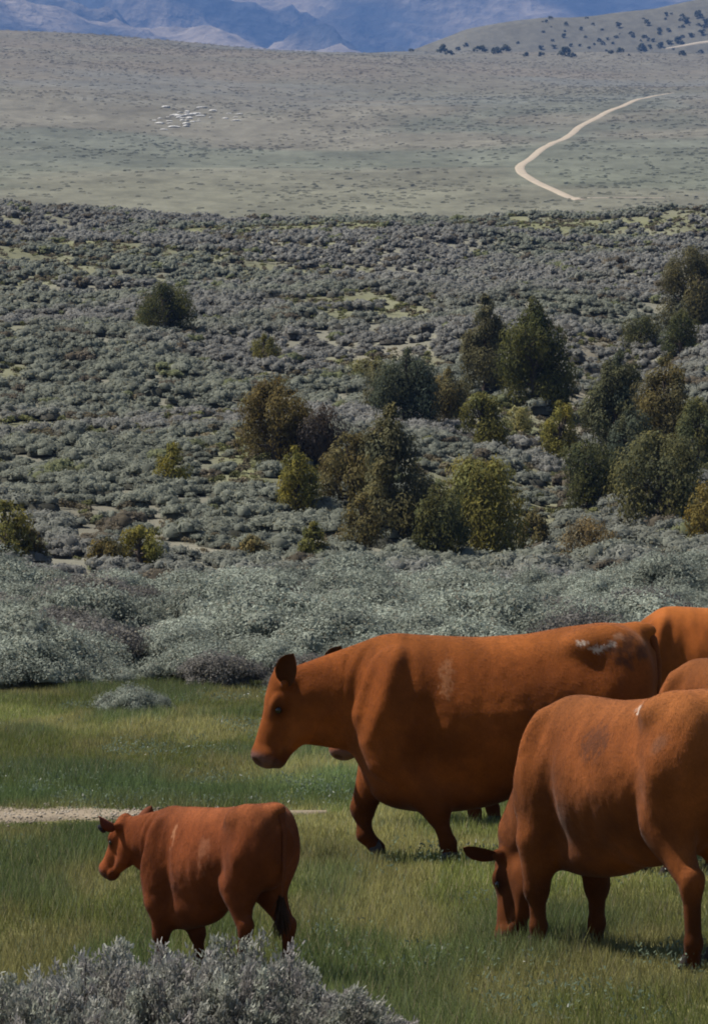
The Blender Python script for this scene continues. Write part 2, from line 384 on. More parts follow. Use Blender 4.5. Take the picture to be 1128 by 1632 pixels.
# hillside cover: uncountable grey brush, one object
def hillside():
    r = np.random.default_rng(77); parts = []
    for (y0, y1, n, size, sp, H, nl_, cs_) in [(136, 205, 420, .036, .88, .60, 9, 6), (205, 310, 190, .048, 1.0, .64, 7, 6), (310, 535, 60, .08, 1.2, .70, 5, 5)]:
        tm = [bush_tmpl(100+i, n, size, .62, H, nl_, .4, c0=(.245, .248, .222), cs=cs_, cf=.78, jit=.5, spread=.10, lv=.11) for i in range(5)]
        ys = np.arange(y0, y1, sp*.95); P = []
        for y in ys:
            w = .075*y*1.22+2; xs = np.arange(-w, w, sp)+r.uniform(0, sp)
            P.append(np.stack([xs+r.uniform(-.45, .45, len(xs))*sp, np.full(len(xs), y)+r.uniform(-.5, .5, len(xs))*sp], -1))
        P = np.concatenate(P)
        cl = fbm(P[:, 0]/7, P[:, 1]/9, 81, 4)
        m = np.maximum(bare(P[:, 0], P[:, 1])*1.05, grassy(P[:, 0], P[:, 1])*1.0)
        low = (1-sstep(150, 215, P[:, 1]))*.12
        keep = r.uniform(size=len(P)) > np.clip(m+low+.5*sstep(.5, .68, cl)-.06, 0, .97)
        P = P[keep]; k = r.integers(0, 5, len(P)); N = len(P)
        s = (.5+.95*r.uniform(0, 1, N)**1.5)*(1+.35*(fbm(P[:, 0]/15, P[:, 1]/20, 83, 2)-.5)); a = r.uniform(0, 6.28, N)
        z = height(P[:, 0], P[:, 1])
        pn = fbm(P[:, 0]/18, P[:, 1]/26, 87, 4)[:, None]; pr = r.uniform(size=(N, 1))
        tint = (np.array([1.02, .985, 1.0])*(1-sstep(.4, .62, pn))+np.array([.94, .97, .86])*sstep(.4, .62, pn))*(.84+.28*pr)
        yl = (r.uniform(size=N) < .035); tint[yl] = np.array([.80, .84, .50])
        br = (r.uniform(size=N) < .05); tint[br] = np.array([.62, .52, .42])
        for j in range(5):
            V, F, C = tm[j]; q = np.where(k == j)[0]; nb = len(q)
            ca = np.cos(a[q])[:, None]; sa = np.sin(a[q])[:, None]; sc = s[q][:, None]
            X = (V[:, 0]*ca-V[:, 1]*sa)*sc*1.08+P[q, 0][:, None]; Y = (V[:, 0]*sa+V[:, 1]*ca)*sc*1.08+P[q, 1][:, None]
            Z = V[:, 2]*sc*(.76+.34*pr[q])+z[q][:, None]
            VV = np.stack([X, Y, Z], -1).reshape(-1, 3)
            FF = (F[None]+(np.arange(nb)*len(V))[:, None, None]).reshape(-1, 4)
            CC = (C[None]*tint[q][:, None, :]).reshape(-1, 3)
            parts.append((VV, FF, CC))
    tf = bush_tmpl(150, 60, .05, .34, .26, 3, 1.2, False, (.20, .175, .115), .3)
    nT = 26000; ty_ = r.uniform(136, 520, nT); tx_ = r.uniform(-1, 1, nT)*(.075*ty_*1.2+1)
    mk = np.maximum(bare(tx_, ty_), grassy(tx_, ty_)*.9); kp = r.uniform(size=nT) < .05+1.2*mk; tx_ = tx_[kp]; ty_ = ty_[kp]; N = len(tx_)
    V, F, C = tf; s_ = r.uniform(.5, 1.5, N)[:, None]; a_ = r.uniform(0, 6.28, N)[:, None]
    VV = np.stack([(V[:, 0]*np.cos(a_)-V[:, 1]*np.sin(a_))*s_+tx_[:, None], (V[:, 0]*np.sin(a_)+V[:, 1]*np.cos(a_))*s_+ty_[:, None], V[:, 2]*s_+height(tx_, ty_)[:, None]], -1).reshape(-1, 3)
    tt = np.where(r.uniform(size=(N, 1)) < .6, np.array([[.85, .82, .80]]), np.array([[.75, .86, .55]]))*r.uniform(.6, 1.2, (N, 1))
    parts.append((VV, (F[None]+(np.arange(N)*len(V))[:, None, None]).reshape(-1, 4), (C[None]*tt[:, None, :]).reshape(-1, 3)))
    V, F, C = merge(parts)
    o = np_mesh('hillside_sagebrush', V, F, M_hill, col=C)
    tag(o, 'dense low grey sagebrush covering the whole hillside behind the junipers', 'sagebrush', kind='stuff')
hillside()

def far_scrub():
    r = np.random.default_rng(171); N = 13000
    y = 1150+1900*r.uniform(0, 1, N)**.8; x = r.uniform(-1, 1, N)*(.085*y)
    d = fbm(x/60, y/120, 173, 4); k = r.uniform(size=N) < .25+1.1*sstep(.40, .62, d)
    rd = np.array([unproject(*p)[:2] for p in road_px[::2]]); k &= poly_mask(x, y, [tuple(q) for q in rd], 9.0) < .25
    x = x[k]; y = y[k]; N = len(x); z = height(x, y); m = 3
    X = np.repeat(x, m)+r.normal(0, .5, N*m); Y = np.repeat(y, m)+r.normal(0, .6, N*m); s_ = r.uniform(.25, .65, N*m)[:, None]
    a = r.uniform(-.6, .6, N*m); u = np.stack([np.cos(a), np.sin(a), np.zeros(N*m)], -1)*s_*1.3; v = np.stack([np.sin(a)*.5, .8*np.cos(a), np.full(N*m, .75)], -1)*s_*.45
    V, F = quads(np.stack([X, Y, np.repeat(z, m)+s_[:, 0]*.3], -1), u, v)
    c = ground_col(x, y)*np.array([1.22, 1.22, 1.2])*r.uniform(.9, 1.12, N)[:, None]
    o = np_mesh('plain_sagebrush', V, F, M_hill, col=np.repeat(c, m*4, axis=0))
    tag(o, 'fine low scrub speckling the far grey plain behind the brushy hillside', 'scrub', kind='stuff')
far_scrub()
def track_stones():
    r = np.random.default_rng(181); N = 1600; x = r.uniform(-4.5, -.8, N); tc_ = np.interp(x, [p[0] for p in tr], [p[1] for p in tr]); tw = np.interp(x, [p[0] for p in tr], trw)
    y = tc_+r.normal(0, .34, N)*tw; z = height(x, y)+.03; s_ = .004+.013*r.uniform(0, 1, N)**2
    o8 = np.array([(1, 0, 0), (0, 1, 0), (-1, 0, 0), (0, -1, 0), (0, 0, 1), (0, 0, -1)], float)
    f8 = np.array([(0, 1, 4), (1, 2, 4), (2, 3, 4), (3, 0, 4), (1, 0, 5), (2, 1, 5), (3, 2, 5), (0, 3, 5)])
    V = (o8[None]*r.uniform(.6, 1.4, (N, 6, 3))*s_[:, None, None]*np.array([1, 1, .7])+np.stack([x, y, z], -1)[:, None]).reshape(-1, 3)
    F = (f8[None]+(np.arange(N)*6)[:, None, None]).reshape(-1, 3)
    o = np_mesh('track_stones', V, F, M_dirt, col=np.repeat(np.array([[.30, .26, .21]])*r.uniform(.45, 1.3, (N, 1)), 6, axis=0))
    tag(o, 'small stones and clods strewn over the pale dirt track', 'stones', kind='stuff')
track_stones()

# ------------------------------------------------------------------ junipers
def juniper(px, top, base, wpx, label, col, seed, shape='cone', group=None, dens=1.0, name='juniper_tree', cat='tree', lean=0.0):
    x, y, z = unproject(px, base); ppm = FPX/y
    H = (base-top)/ppm*1.04; W = wpx/ppm/2*1.17
    r = np.random.default_rng(seed); root = empty(name, (x, y, z)); tag(root, label, cat, group)
    nl = int(np.clip(15+H*7, 14, 62)); parts = []
    t = r.uniform(.02, 1, nl)**.85
    if shape == 'cone': prof = lambda t: np.interp(t, [0, .12, .3, .6, .85, 1], [.7, .98, 1, .68, .32, .06])
    elif shape == 'round': prof = lambda t: np.interp(t, [0, .15, .4, .7, .9, 1], [.7, .95, 1.0, .8, .5, .15])
    else: prof = lambda t: np.interp(t, [0, .1, .35, .7, .9, 1], [.5, .9, 1.0, .78, .42, .1])
    a = r.uniform(0, 2*np.pi, nl); rad = W*prof(t)*np.sqrt(r.uniform(0.15, 1, nl))*.84
    lc = np.stack([rad*np.cos(a)+lean*t*H, rad*np.sin(a), t*H*.93+.02*H], -1)
    lc[:2] = [[lean*H, 0, H*.9], [lean*H*.8, 0, H*.8]]
    lr = np.clip(W*prof(t)*r.uniform(.28, .5, nl), .13, .8); lr[0] = max(.10, W*.13); lr[1] = max(.14, W*.22)
    n = int(np.clip(15000*dens*(H/4.5)*(W/1.6), 2500, 22000)); size = .030+.003*H
    p = lr**2/np.sum(lr**2); k = r.choice(nl, n, p=p)
    d = unit(r.normal(size=(n, 3))); rr = r.uniform(.2, 1.12, n)**.55
    c = lc[k]+d*(lr[k]*rr)[:, None]*np.array([1, 1, 1.35]); c[:, 2] = np.maximum(c[:, 2], .05)
    # upright sprays that break the outline
    nn = unit(d*.9+unit(c*np.array([1, 1, .25]))*.5+r.normal(size=(n, 3))*.38)
    v = unit(np.array([0, 0, 1.0])+r.normal(size=(n, 3))*.45); v = unit(v-nn*np.sum(v*nn, -1, keepdims=True)); u = np.cross(v, nn)
    sz = size*r.uniform(.5, 1.5, n)[:, None]
    V, F = quads(c, u*sz*.6, v*sz*1.2)
    lt = r.uniform(.72, 1.3, nl); c0 = np.array(col); warm = np.array([1.13, 1.0, .7]); cool = np.array([.88, .95, 1.0]); hm = r.uniform(size=nl)[:, None]
    CC = 1.6*c0*(warm*hm+cool*(1-hm))[k]*lt[k][:, None]*r.uniform(.65, 1.35, n)[:, None]
    np_mesh('crown', V, F, M_jun, root, col=np.repeat(CC, 4, axis=0))
    tr_parts = []
    hh = H*.82; pts = [(lean*H*q+.05*math.sin(q*9+seed)*W, .05*math.cos(q*7+seed)*W, hh*q-.05) for q in (0, .2, .45, .7, 1)]
    tr_parts.append(tube(pts, [W*.12+.03, W*.09+.02, W*.06+.02, W*.04+.01, .012]))
    for q in range(2, min(nl, 26)):
        zb = lc[q, 2]*.62; b0 = (lean*zb, 0, zb)
        mid = (lc[q]*.55+np.array(b0)*.45)+np.array([0, 0, -.04*H])
        tr_parts.append(tube([b0, mid, lc[q]], [.035*W+.01, .025*W+.008, .006], 5))
    V, F, _ = merge(tr_parts); np_mesh('trunk', V, F, M_bark, root, smooth=True)
    return root
OL, DK, GR, BR, YE, OR = (.092, .088, .028), (.056, .060, .026), (.078, .076, .044), (.094, .080, .036), (.125, .114, .030), (.110, .080, .026)
JG = 'junipers growing on the brushy hillside'
trees = [
 (262, 452, 532, 88, 'dark green juniper alone among grey brush on upper left hillside', DK, 'open'),
 (232, 490, 530, 42, 'small pale olive juniper touching the lone dark juniper on its left side', OL, 'round'),
 (421, 533, 577, 44, 'small bright olive juniper above the big rusty one', OL, 'round'),
 (440, 600, 738, 118, 'large rusty brown juniper left of the central clump', (.088, .068, .026), 'open'),
 (512, 645, 748, 84, 'dark purplish brown juniper on the right shoulder of the rusty one', (.05, .04, .034), 'round'),
 (474, 710, 818, 68, 'yellow olive juniper in front of the rusty one', YE, 'open'),
 (275, 708, 778, 56, 'small yellow green juniper bush alone on left hillside', YE, 'round'),
 (621, 640, 872, 128, 'tallest grey brown juniper in the central clump with a thin pointed tip', GR, 'cone'),
 (560, 690, 812, 92, 'greyish brown juniper between the tall pointed one and the yellow olive one', BR, 'round'),
 (578, 790, 880, 60, 'short brownish juniper at the foot of the tall pointed one', BR, 'round'),
 (648, 552, 684, 96, 'dark grey green juniper at the top of the central clump', (.05, .058, .040), 'open'),
 (604, 575, 655, 56, 'faded grey juniper left of the dark one at the top of the clump', GR, 'round'),
 (712, 585, 684, 68, 'olive brown rounded juniper below the twin pointed trees', BR, 'round'),
 (774, 466, 630, 84, 'slender brownish pointed juniper, left of the twin trees', (.078, .074, .042), 'cone'),
 (850, 472, 655, 124, 'broad dark green pointed juniper, right of the twin trees', (.062, .064, .022), 'cone'),
 (767, 628, 718, 76, 'squat egg shaped olive juniper below the twin pointed trees', OL, 'round'),
 (768, 735, 900, 158, 'wide yellow olive juniper just above the pale brush band', (.115, .108, .034), 'round'),
 (706, 765, 898, 84, 'dark green juniper against the left side of the wide yellow olive one', (.062, .064, .028), 'round'),
 (850, 815, 888, 52, 'low brown juniper bush right of the wide yellow olive one', BR, 'round'),
 (497, 836, 900, 46, 'small dark olive juniper standing just above the pale brush band', OL, 'open'),
 (402, 858, 895, 44, 'tiny tan juniper bush left of the small dark olive one', (.14, .12, .06), 'round'),
 (222, 842, 905, 66, 'low yellow olive juniper with a dark right side at the lower left', YE, 'round'),
 (168, 862, 905, 54, 'low brownish olive juniper beside the yellow one at the lower left', BR, 'round'),
 (10, 800, 905, 84, 'dark olive juniper cut by the left edge of the photo', OL, 'round'),
 (52, 850, 905, 40, 'small brownish juniper right of the one at the left edge', BR, 'round'),
 (1104, 390, 530, 104, 'big brown and dark green juniper at the upper right edge', (.070, .066, .036), 'open'),
 (1084, 496, 572, 56, 'dark bluish juniper below the big one at the upper right edge', DK, 'round'),
 (1019, 506, 562, 64, 'small dark olive juniper left of the pair at the upper right edge', (.06, .062, .028), 'round'),
 (985, 558, 735, 98, 'grey green rounded juniper at the top of the right hand clump', (.068, .072, .042), 'open'),
 (1062, 565, 730, 92, 'brownish juniper at the top right of the right hand clump', BR, 'open'),
 (1112, 630, 750, 70, 'olive juniper on the right edge of the right hand clump', (.075, .078, .035), 'round'),
 (892, 640, 738, 60, 'yellow olive juniper on the left end of the right hand clump', YE, 'round'),
 (938, 700, 815, 94, 'dark green juniper low on the left of the right hand clump', (.060, .064, .028), 'round'),
 (1055, 690, 852, 134, 'large olive and dark juniper in front of the right hand clump', (.080, .080, .040), 'round'),
 (1008, 650, 775, 80, 'shaded grey green juniper in the middle of the right hand clump', (.055, .062, .042), 'open'),
 (1122, 765, 872, 64, 'orange yellow juniper bush at the right edge above the brush band', (.135, .105, .032), 'round'),
 (938, 828, 892, 84, 'low brown bush at the foot of the tan slope', (.12, .095, .055), 'round'),
 (826, 652, 692, 48, 'pale yellowish bush on the tan slope right of the egg shaped juniper', (.17, .16, .07), 'round'),
 (585, 572, 606, 56, 'low pale yellow bush left of the dark juniper at the top of the clump', (.14, .13, .055), 'round'),
]
for i, t in enumerate(trees):
    juniper(t[0], t[1], t[2], t[3], t[4], t[5], 300+i, t[6], JG)

# far ridge junipers, tiny in the picture
def far_tree_mesh(seed):
    V, F, C = bush_tmpl(seed, 260, .55, 3.0, 6.2, 9, .5, False, (.085, .09, .06), .3)
    return np_mesh('ridge_juniper', V, F, M_jun, col=C, link=False)
ftm = [far_tree_mesh(s) for s in (1, 2, 3, 4)]
rr_ = np.random.default_rng(9)
rt_px = [(705, 84, 1.2), (655, 82, .6), (742, 74, .8), (765, 84, 1.3), (790, 86, 1.2), (806, 84, 1.3), (838, 90, .7), (862, 90, .7), (900, 90, 1.5), (912, 92, .8), (546, 78, .6),
         (988, 84, .8), (1022, 80, 1.2), (960, 72, .6), (1052, 76, 1.0), (1066, 70, .9), (1080, 68, 1.1), (985, 44, .9), (1030, 40, .9), (1092, 36, 1.0), (1112, 28, 1.2), (1124, 38, 1.0),
         (1050, 50, .6), (865, 52, .5), (898, 60, .7), (932, 60, .5), (730, 80, .7), (716, 88, .8), (1100, 58, .8), (1118, 56, .9), (945, 40, .5), (1008, 58, .5), (1040, 66, .6), (880, 66, .5), (825, 70, .5)]
for i in range(70):
    px = rr_.uniform(860, 1150); rt_px.append((px, rr_.uniform(22, 90), rr_.uniform(.2, .75)))
for i, (px, row, s) in enumerate(rt_px):
    x, y, z = unproject(px, row)
    if y < 2500: continue
    o = bpy.data.objects.new('ridge_juniper', ftm[i % 4]); scn.collection.objects.link(o)
    o.location = (x, y, z-.3); o.scale = (s, s, s*rr_.uniform(.8, 1.15)); o.rotation_euler = (0, 0, rr_.uniform(0, 6))
    tag(o, 'tiny dark juniper dotting the distant tan ridge at the top right', 'tree', 'junipers dotting the distant ridge')

# ------------------------------------------------------------------ sagebrush band behind the meadow
NV = 6
band_me = []
for i in range(NV):
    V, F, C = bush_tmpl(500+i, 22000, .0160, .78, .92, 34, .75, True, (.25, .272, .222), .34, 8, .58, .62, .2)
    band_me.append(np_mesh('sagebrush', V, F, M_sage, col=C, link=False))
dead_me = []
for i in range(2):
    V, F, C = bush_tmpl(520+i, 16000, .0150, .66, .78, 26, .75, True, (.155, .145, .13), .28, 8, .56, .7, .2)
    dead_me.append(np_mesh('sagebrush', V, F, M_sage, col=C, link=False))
rb = np.random.default_rng(21); cnt = 0; used = []
y = 54.3
while y < 89:
    w = .0755*y*1.08+.6; sp = 1.10
    for x in np.arange(-w, w, sp):
        bx = x+rb.uniform(-.35, .35); by = y+rb.uniform(-.4, .4)
        if by < 56 and rb.uniform() < .15: continue
        j = rb.integers(0, NV); me = band_me[j] if rb.uniform() > .06+.75*float(sstep(.48, .66, vnoise(bx/3.2, by/4.5, 131))) else dead_me[j % 2]
        o = bpy.data.objects.new('sagebrush', me); scn.collection.objects.link(o)
        s = rb.uniform(.55, 1.0)+.55*rb.uniform()**3; front = by < 57.5
        if front: s *= .85
        o.location = (bx, by, float(height(bx, by))-.03); o.scale = (s, s, s*rb.uniform(.70, 1.05)); o.rotation_euler = (0, 0, rb.uniform(0, 6.28))
        pc = 564+bx/by*FPX; dead = me in dead_me
        zone = 'left of the walking cow' if pc < 400 else ("above the walking cow's shoulders" if pc < 720 else "above the walking cow's hips")
        look = 'darker brownish sagebrush' if dead else 'pale silvery sagebrush'
        dep = 'at the front edge of the brush band' if front else ('on the back edge of the band' if by > 83 else ('in the near half of the band' if by < 69 else 'in the far half of the band'))
        tag(o, look+' '+dep+', '+zone, 'sagebrush', 'sagebrush in the pale band: '+look+' '+dep+' '+zone)
        cnt += 1
    y += 1.1+.012*(y-54)
print('band bushes', cnt)
# lone sagebrush out in the grass
for (px, row, s, lb) in [(203, 1141, .40, 'lone round sagebrush out on the grass in front of the brush band'), (243, 1137, .27, 'little sagebrush sprig right beside the lone round one on the grass')]:
    D = FPX*CH/(row-HOR); o = bpy.data.objects.new('sagebrush', band_me[2]); scn.collection.objects.link(o)
    o.location = (pxx(px, D), D, -.02); o.scale = (s, s, s*1.05); tag(o, lb, 'sagebrush', 'sagebrush standing alone on the grass')

# ------------------------------------------------------------------ foreground sagebrush
def fg_bush(seed, Rr=.48, H=.66, n=15000):
    r = np.random.default_rng(seed); ns = 330
    # upright sprigs carrying small narrow leaves
    a = r.uniform(0, 2*np.pi, ns); rad = Rr*np.sqrt(r.uniform(0, 1, ns)); tilt = rad/Rr
    top = np.stack([rad*np.cos(a)*1.0, rad*np.sin(a), H*(1-.48*tilt**2.2)*r.uniform(.80, 1.06, ns)], -1)
    lumps = fbm(top[:, 0]/.16, top[:, 1]/.16, seed, 2); top[:, 2] *= .82+.34*lumps
    bot = top*np.array([.25, .25, .0])+np.array([0, 0, .02]); stems = []
    for i in range(0, ns, 2):
        mid = bot[i]*.4+top[i]*.6+np.array([top[i, 0]*.15, top[i, 1]*.15, -.03])
        stems.append(tube([bot[i], mid, top[i]], [.0065, .004, .0015], 4))
    k = r.integers(0, ns, n); t = 1-np.abs(r.normal(0, .17, n)); t = np.clip(t, .35, 1.0)
    ax = unit(top-bot); bend = top*np.array([1, 1, 0])*.12
    c = bot[k]*(1-t)[:, None]+top[k]*t[:, None]+bend[k]*(t*(1-t)*4)[:, None]+r.normal(size=(n, 3))*np.array([.011, .011, .008])
    v = unit(ax[k]*1.0+r.normal(size=(n, 3))*.5+np.array([0, 0, .3])); u = unit(np.cross(v, unit(r.normal(size=(n, 3)))))
    ln = r.uniform(.005, .011, n)[:, None]
    V, F = quads(c+v*ln, u*r.uniform(.0022, .004, n)[:, None], v*ln)
    lt = r.uniform(.7, 1.25, ns); base = np.array([.36, .37, .30]); pur = np.array([.31, .285, .265]); hm = r.uniform(size=ns)[:, None]
    C = (base*hm+pur*(1-hm))[k]*lt[k][:, None]*r.uniform(.75, 1.3, n)[:, None]
    fol = (V, F, np.repeat(C, 4, axis=0)); return fol, merge(stems)
fgv = []
for s in (1, 2, 3):
    fol, st = fg_bush(700+s, n=42000)
    fgv.append((np_mesh('foliage', fol[0], fol[1], M_sage, col=fol[2], link=False), np_mesh('stems', st[0], st[1], M_stem, link=False)))
fgl = [(20, 1592, 1.10, 'grey sagebrush clump in the bottom left corner of the photo'),
       (145, 1545, 1.12, 'bushy foreground sagebrush below the front legs of the calf, left of two clumps'),
       (275, 1540, 1.14, 'tallest foreground sagebrush, hiding the front hooves of the calf'),
       (385, 1542, 1.12, 'foreground sagebrush hiding the hind hooves of the calf'),
       (480, 1575, .94, 'foreground sagebrush just right of the tail of the calf'),
       (545, 1622, .76, 'small foreground sagebrush at the right end of the row'),
       (90, 1600, .95, 'lowest sagebrush at the bottom edge, second from the left corner'),
       (230, 1590, .95, 'sagebrush at the bottom edge below the head of the calf'),
       (360, 1592, .95, 'sagebrush at the bottom edge below the belly of the calf'),
       (480, 1600, .9, 'sagebrush at the bottom edge below the rump of the calf'),
       (-60, 1590, 1.0, 'sagebrush half cut off by the left edge at the bottom')]
for i, (px, row, s, lb) in enumerate(fgl):
    row -= 5; Ht = .62*s; D = FPX*(CH-Ht)/(row-HOR)
    root = empty('sagebrush', (pxx(px, D), D, 0), i*1.3); root.scale = (s*1.12, s*1.12, s)
    tag(root, lb, 'sagebrush', 'sagebrush in the foreground')
    for me in fgv[i % 3]:
        o = bpy.data.objects.new(me.name.split('.')[0], me); scn.collection.objects.link(o); o.parent = root

# ------------------------------------------------------------------ meadow grass
def grass():
    r = np.random.default_rng(33); N = 900000
    y = np.sqrt(r.uniform(13.0**2, 57.5**2, N)); x = r.uniform(-1, 1, N)*(.0755*y*1.18+.35)
    # leave the dirt track open
    tc_ = np.interp(x, [p[0] for p in tr], [p[1] for p in tr]); tw = np.interp(x, [p[0] for p in tr], trw)*.46
    on = np.abs(y-tc_)/tw; jit = fbm(x/.25, y/.25, 91, 3)
    keep = (on > 1.5*jit**1.2+.1) | (r.uniform(size=N) < .10)
    # density grows sparse around the trampled ground
    dn = fbm(x/.55, y/1.0, 95, 4); keep &= r.uniform(size=N) < .45+.9*dn
    x = x[keep]; y = y[keep]; N = len(x)
    lush = fbm(x/1.1, y/3.2, 97, 4); tuft = fbm(x/.16, y/.22, 99, 2)
    h = (.034+.070*sstep(.35, .7, lush)+.065*tuft**2)*r.uniform(.55, 1.35, N)
    h *= 1-.72*(1-sstep(.4, 1.3, np.abs(y-(tc_[keep]-.8))))*(1-sstep(-1.4, .6, x))
    w = .0022+.0000*y+.00007*y
    z = height(x, y); a = r.uniform(0, 2*np.pi, N); dx = np.cos(a); dy = np.sin(a)
    lean = h*r.uniform(.1, .75, N); b = r.uniform(0, 2*np.pi, N)
    V = np.empty((N, 3, 3))
    V[:, 0] = np.stack([x-dx*w, y-dy*w, z-.01], -1); V[:, 1] = np.stack([x+dx*w, y+dy*w, z-.01], -1)
    V[:, 2] = np.stack([x+np.cos(b)*lean, y+np.sin(b)*lean, z+h], -1)
    g1 = np.array([.185, .205, .060]); g2 = np.array([.275, .255, .095]); g3 = np.array([.115, .165, .060]); g4 = np.array([.30, .26, .15]); g5 = np.array([.20, .24, .15])
    m = fbm(x/.8, y/2.4, 103, 4)[:, None]; m2 = sstep(.4, .62, m); c = g1*(1-m2)+g2*m2
    L = sstep(.5, .68, lush)[:, None]; c = c*(1-.75*L)+g3*.75*L
    q = r.uniform(size=N); c[q < .09] = g4; 
    forb = (q > .93)*1.0; c = np.where((q > .955-.10*np.exp(-((y-37.5)/3.0)**2))[:, None], g5, c)
    gs = (np.exp(-((y-37.3-.4*x)/1.6)**2)*.75)[:, None]; c = c*(1-gs)+np.array([.125, .20, .075])*gs
    bp = sstep(.45, .7, fbm(x/2.3, y/6, 111, 3))[:, None]; c = c*(.78+.55*bp)
    c = c*r.uniform(.7, 1.3, N)[:, None]
    o = np_mesh('meadow_grass', V.reshape(-1, 3), np.arange(3*N).reshape(-1, 3), M_grass, col=np.repeat(c, 3, axis=0))
    tag(o, 'short olive green grass growing over the meadow around the cattle', 'grass', kind='stuff')
    # broad-leaved weeds and tiny white flower heads in the grass
    n = 9000; y = np.sqrt(r.uniform(14.0**2, 56**2, n)); x = r.uniform(-1, 1, n)*(.0755*y*1.18+.35)
    pn = fbm(x/.9, y/1.6, 107, 3)+.12*np.exp(-((y-38)/3)**2); k = pn > .60; x = x[k]; y = y[k]; n = len(x)
    ln = 9; X = np.repeat(x, ln)+r.normal(0, .035, n*ln); Y = np.repeat(y, ln)+r.normal(0, .035, n*ln)
    Zg = height(X, Y)+r.uniform(.03, .11, n*ln); v = unit(r.normal(size=(n*ln, 3))*.6+np.array([0, 0, .7])); u = unit(np.cross(v, unit(r.normal(size=(n*ln, 3)))))
    sz = r.uniform(.005, .012, n*ln)[:, None]; V, F = quads(np.stack([X, Y, Zg], -1), u*sz*.5, v*sz)
    C = np.repeat(np.array([[.15, .19, .13]])*np.ones((n*ln, 1)), 1, axis=0)*r.uniform(.7, 1.4, (n*ln, 1)); C[r.uniform(size=n*ln) < .02] = (.6, .6, .52)
    o = np_mesh('meadow_weeds', V, F, M_grass, col=np.repeat(C, 4, axis=0))
    tag(o, 'pale green broad leaved weeds scattered through the meadow grass', 'weeds', kind='stuff')
grass()

# ------------------------------------------------------------------ cattle: one continuous skin polygonised from blended volumes
class Field:
    def __init__(s, lo, hi, h):
        s.lo = np.array(lo, float); s.h = h; s.n = np.ceil((np.array(hi)-s.lo)/h).astype(int)+1
        s.ax = [s.lo[i]+h*np.arange(s.n[i]) for i in range(3)]
        s.D = np.full(tuple(s.n), 1.0, dtype=np.float32)
    def sub(s, lo, hi):
        sl = []
        for i in range(3):
            a = int(np.clip(np.floor((lo[i]-s.lo[i])/s.h), 0, s.n[i]-1)); b = int(np.clip(np.ceil((hi[i]-s.lo[i])/s.h)+1, a+1, s.n[i])); sl.append(slice(a, b))
        X, Y, Z = np.meshgrid(*[s.ax[i][sl[i]] for i in range(3)], indexing='ij')
        return tuple(sl), X, Y, Z
    def blend(s, sl, d, k, cut=False):
        a = s.D[sl]; d = d.astype(np.float32)
        if cut:
            h = np.clip(.5-.5*(a+d)/k, 0, 1); s.D[sl] = a*(1-h)-d*h+k*h*(1-h)
        else:
            h = np.clip(.5+.5*(a-d)/k, 0, 1); s.D[sl] = a*(1-h)+d*h-k*h*(1-h)
    def cone(s, a, b, ra, rb, k=.04, ys=1.0, cut=False):
        a = np.array(a, float); b = np.array(b, float); m = max(ra, rb)+k+2*s.h
        sl, X, Y, Z = s.sub(np.minimum(a, b)-m, np.maximum(a, b)+m)
        P = np.stack([X-a[0], (Y-a[1])*ys, Z-a[2]], -1); ba = b-a; ba[1] *= ys
        t = np.clip(P@ba/(ba@ba+1e-9), 0, 1)
        d = np.linalg.norm(P-t[..., None]*ba, axis=-1)-(ra+t*(rb-ra))
        s.blend(sl, d, k, cut)
    def ell(s, c, r, k=.04, M=None, cut=False):
        c = np.array(c, float); r = np.array(r, float); m = (r.max() if M is not None else r)+k+2*s.h
        sl, X, Y, Z = s.sub(c-m, c+m); P = np.stack([X-c[0], Y-c[1], Z-c[2]], -1)
        if M is not None: P = P@M
        k0 = np.linalg.norm(P/r, axis=-1); k1 = np.linalg.norm(P/(r*r), axis=-1)+1e-9
        s.blend(sl, k0*(k0-1)/k1, k, cut)
    def mesh(s):
        D = s.D; S = D < 0; nx, ny, nz = D.shape
        c = np.zeros((nx-1, ny-1, nz-1), np.int8)
        for i in (0, 1):
            for j in (0, 1):
                for k in (0, 1): c += S[i:nx-1+i, j:ny-1+j, k:nz-1+k]
        act = (c > 0) & (c < 8); I = np.argwhere(act); idx = np.full(act.shape, -1, np.int64); idx[tuple(I.T)] = np.arange(len(I))
        acc = np.zeros((len(I), 3)); num = np.zeros(len(I))
        cor = [(i, j, k) for i in (0, 1) for j in (0, 1) for k in (0, 1)]
        for a in cor:
            for ax in range(3):
                if a[ax]: continue
                b = list(a); b[ax] = 1
                da = D[I[:, 0]+a[0], I[:, 1]+a[1], I[:, 2]+a[2]]; db = D[I[:, 0]+b[0], I[:, 1]+b[1], I[:, 2]+b[2]]
                cr = (da < 0) != (db < 0); t = np.where(cr, da/np.where(da == db, 1, da-db), 0)
                p = np.array(a)[None]+np.zeros((len(I), 3)); p[:, ax] += t
                acc[cr] += p[cr]; num[cr] += 1
        V = s.lo+(I+acc/num[:, None])*s.h; F = []
        for ax in range(3):
            o1, o2 = [(1, 2), (2, 0), (0, 1)][ax]
            a = [slice(0, n) for n in D.shape]; b = list(a); a[ax] = slice(0, D.shape[ax]-1); b[ax] = slice(1, D.shape[ax])
            ch = S[tuple(a)] != S[tuple(b)]; E = np.argwhere(ch)
            E = E[(E[:, o1] > 0) & (E[:, o2] > 0) & (E[:, o1] < D.shape[o1]-1) & (E[:, o2] < D.shape[o2]-1)]
            fl = S[tuple(E.T)]
            def g(d1, d2):
                Q = E.copy(); Q[:, o1] -= d1; Q[:, o2] -= d2; return idx[tuple(Q.T)]
            q = np.stack([g(1, 1), g(0, 1), g(0, 0), g(1, 0)], -1); q[~fl] = q[~fl][:, ::-1]; F.append(q)
        return V, np.concatenate(F)

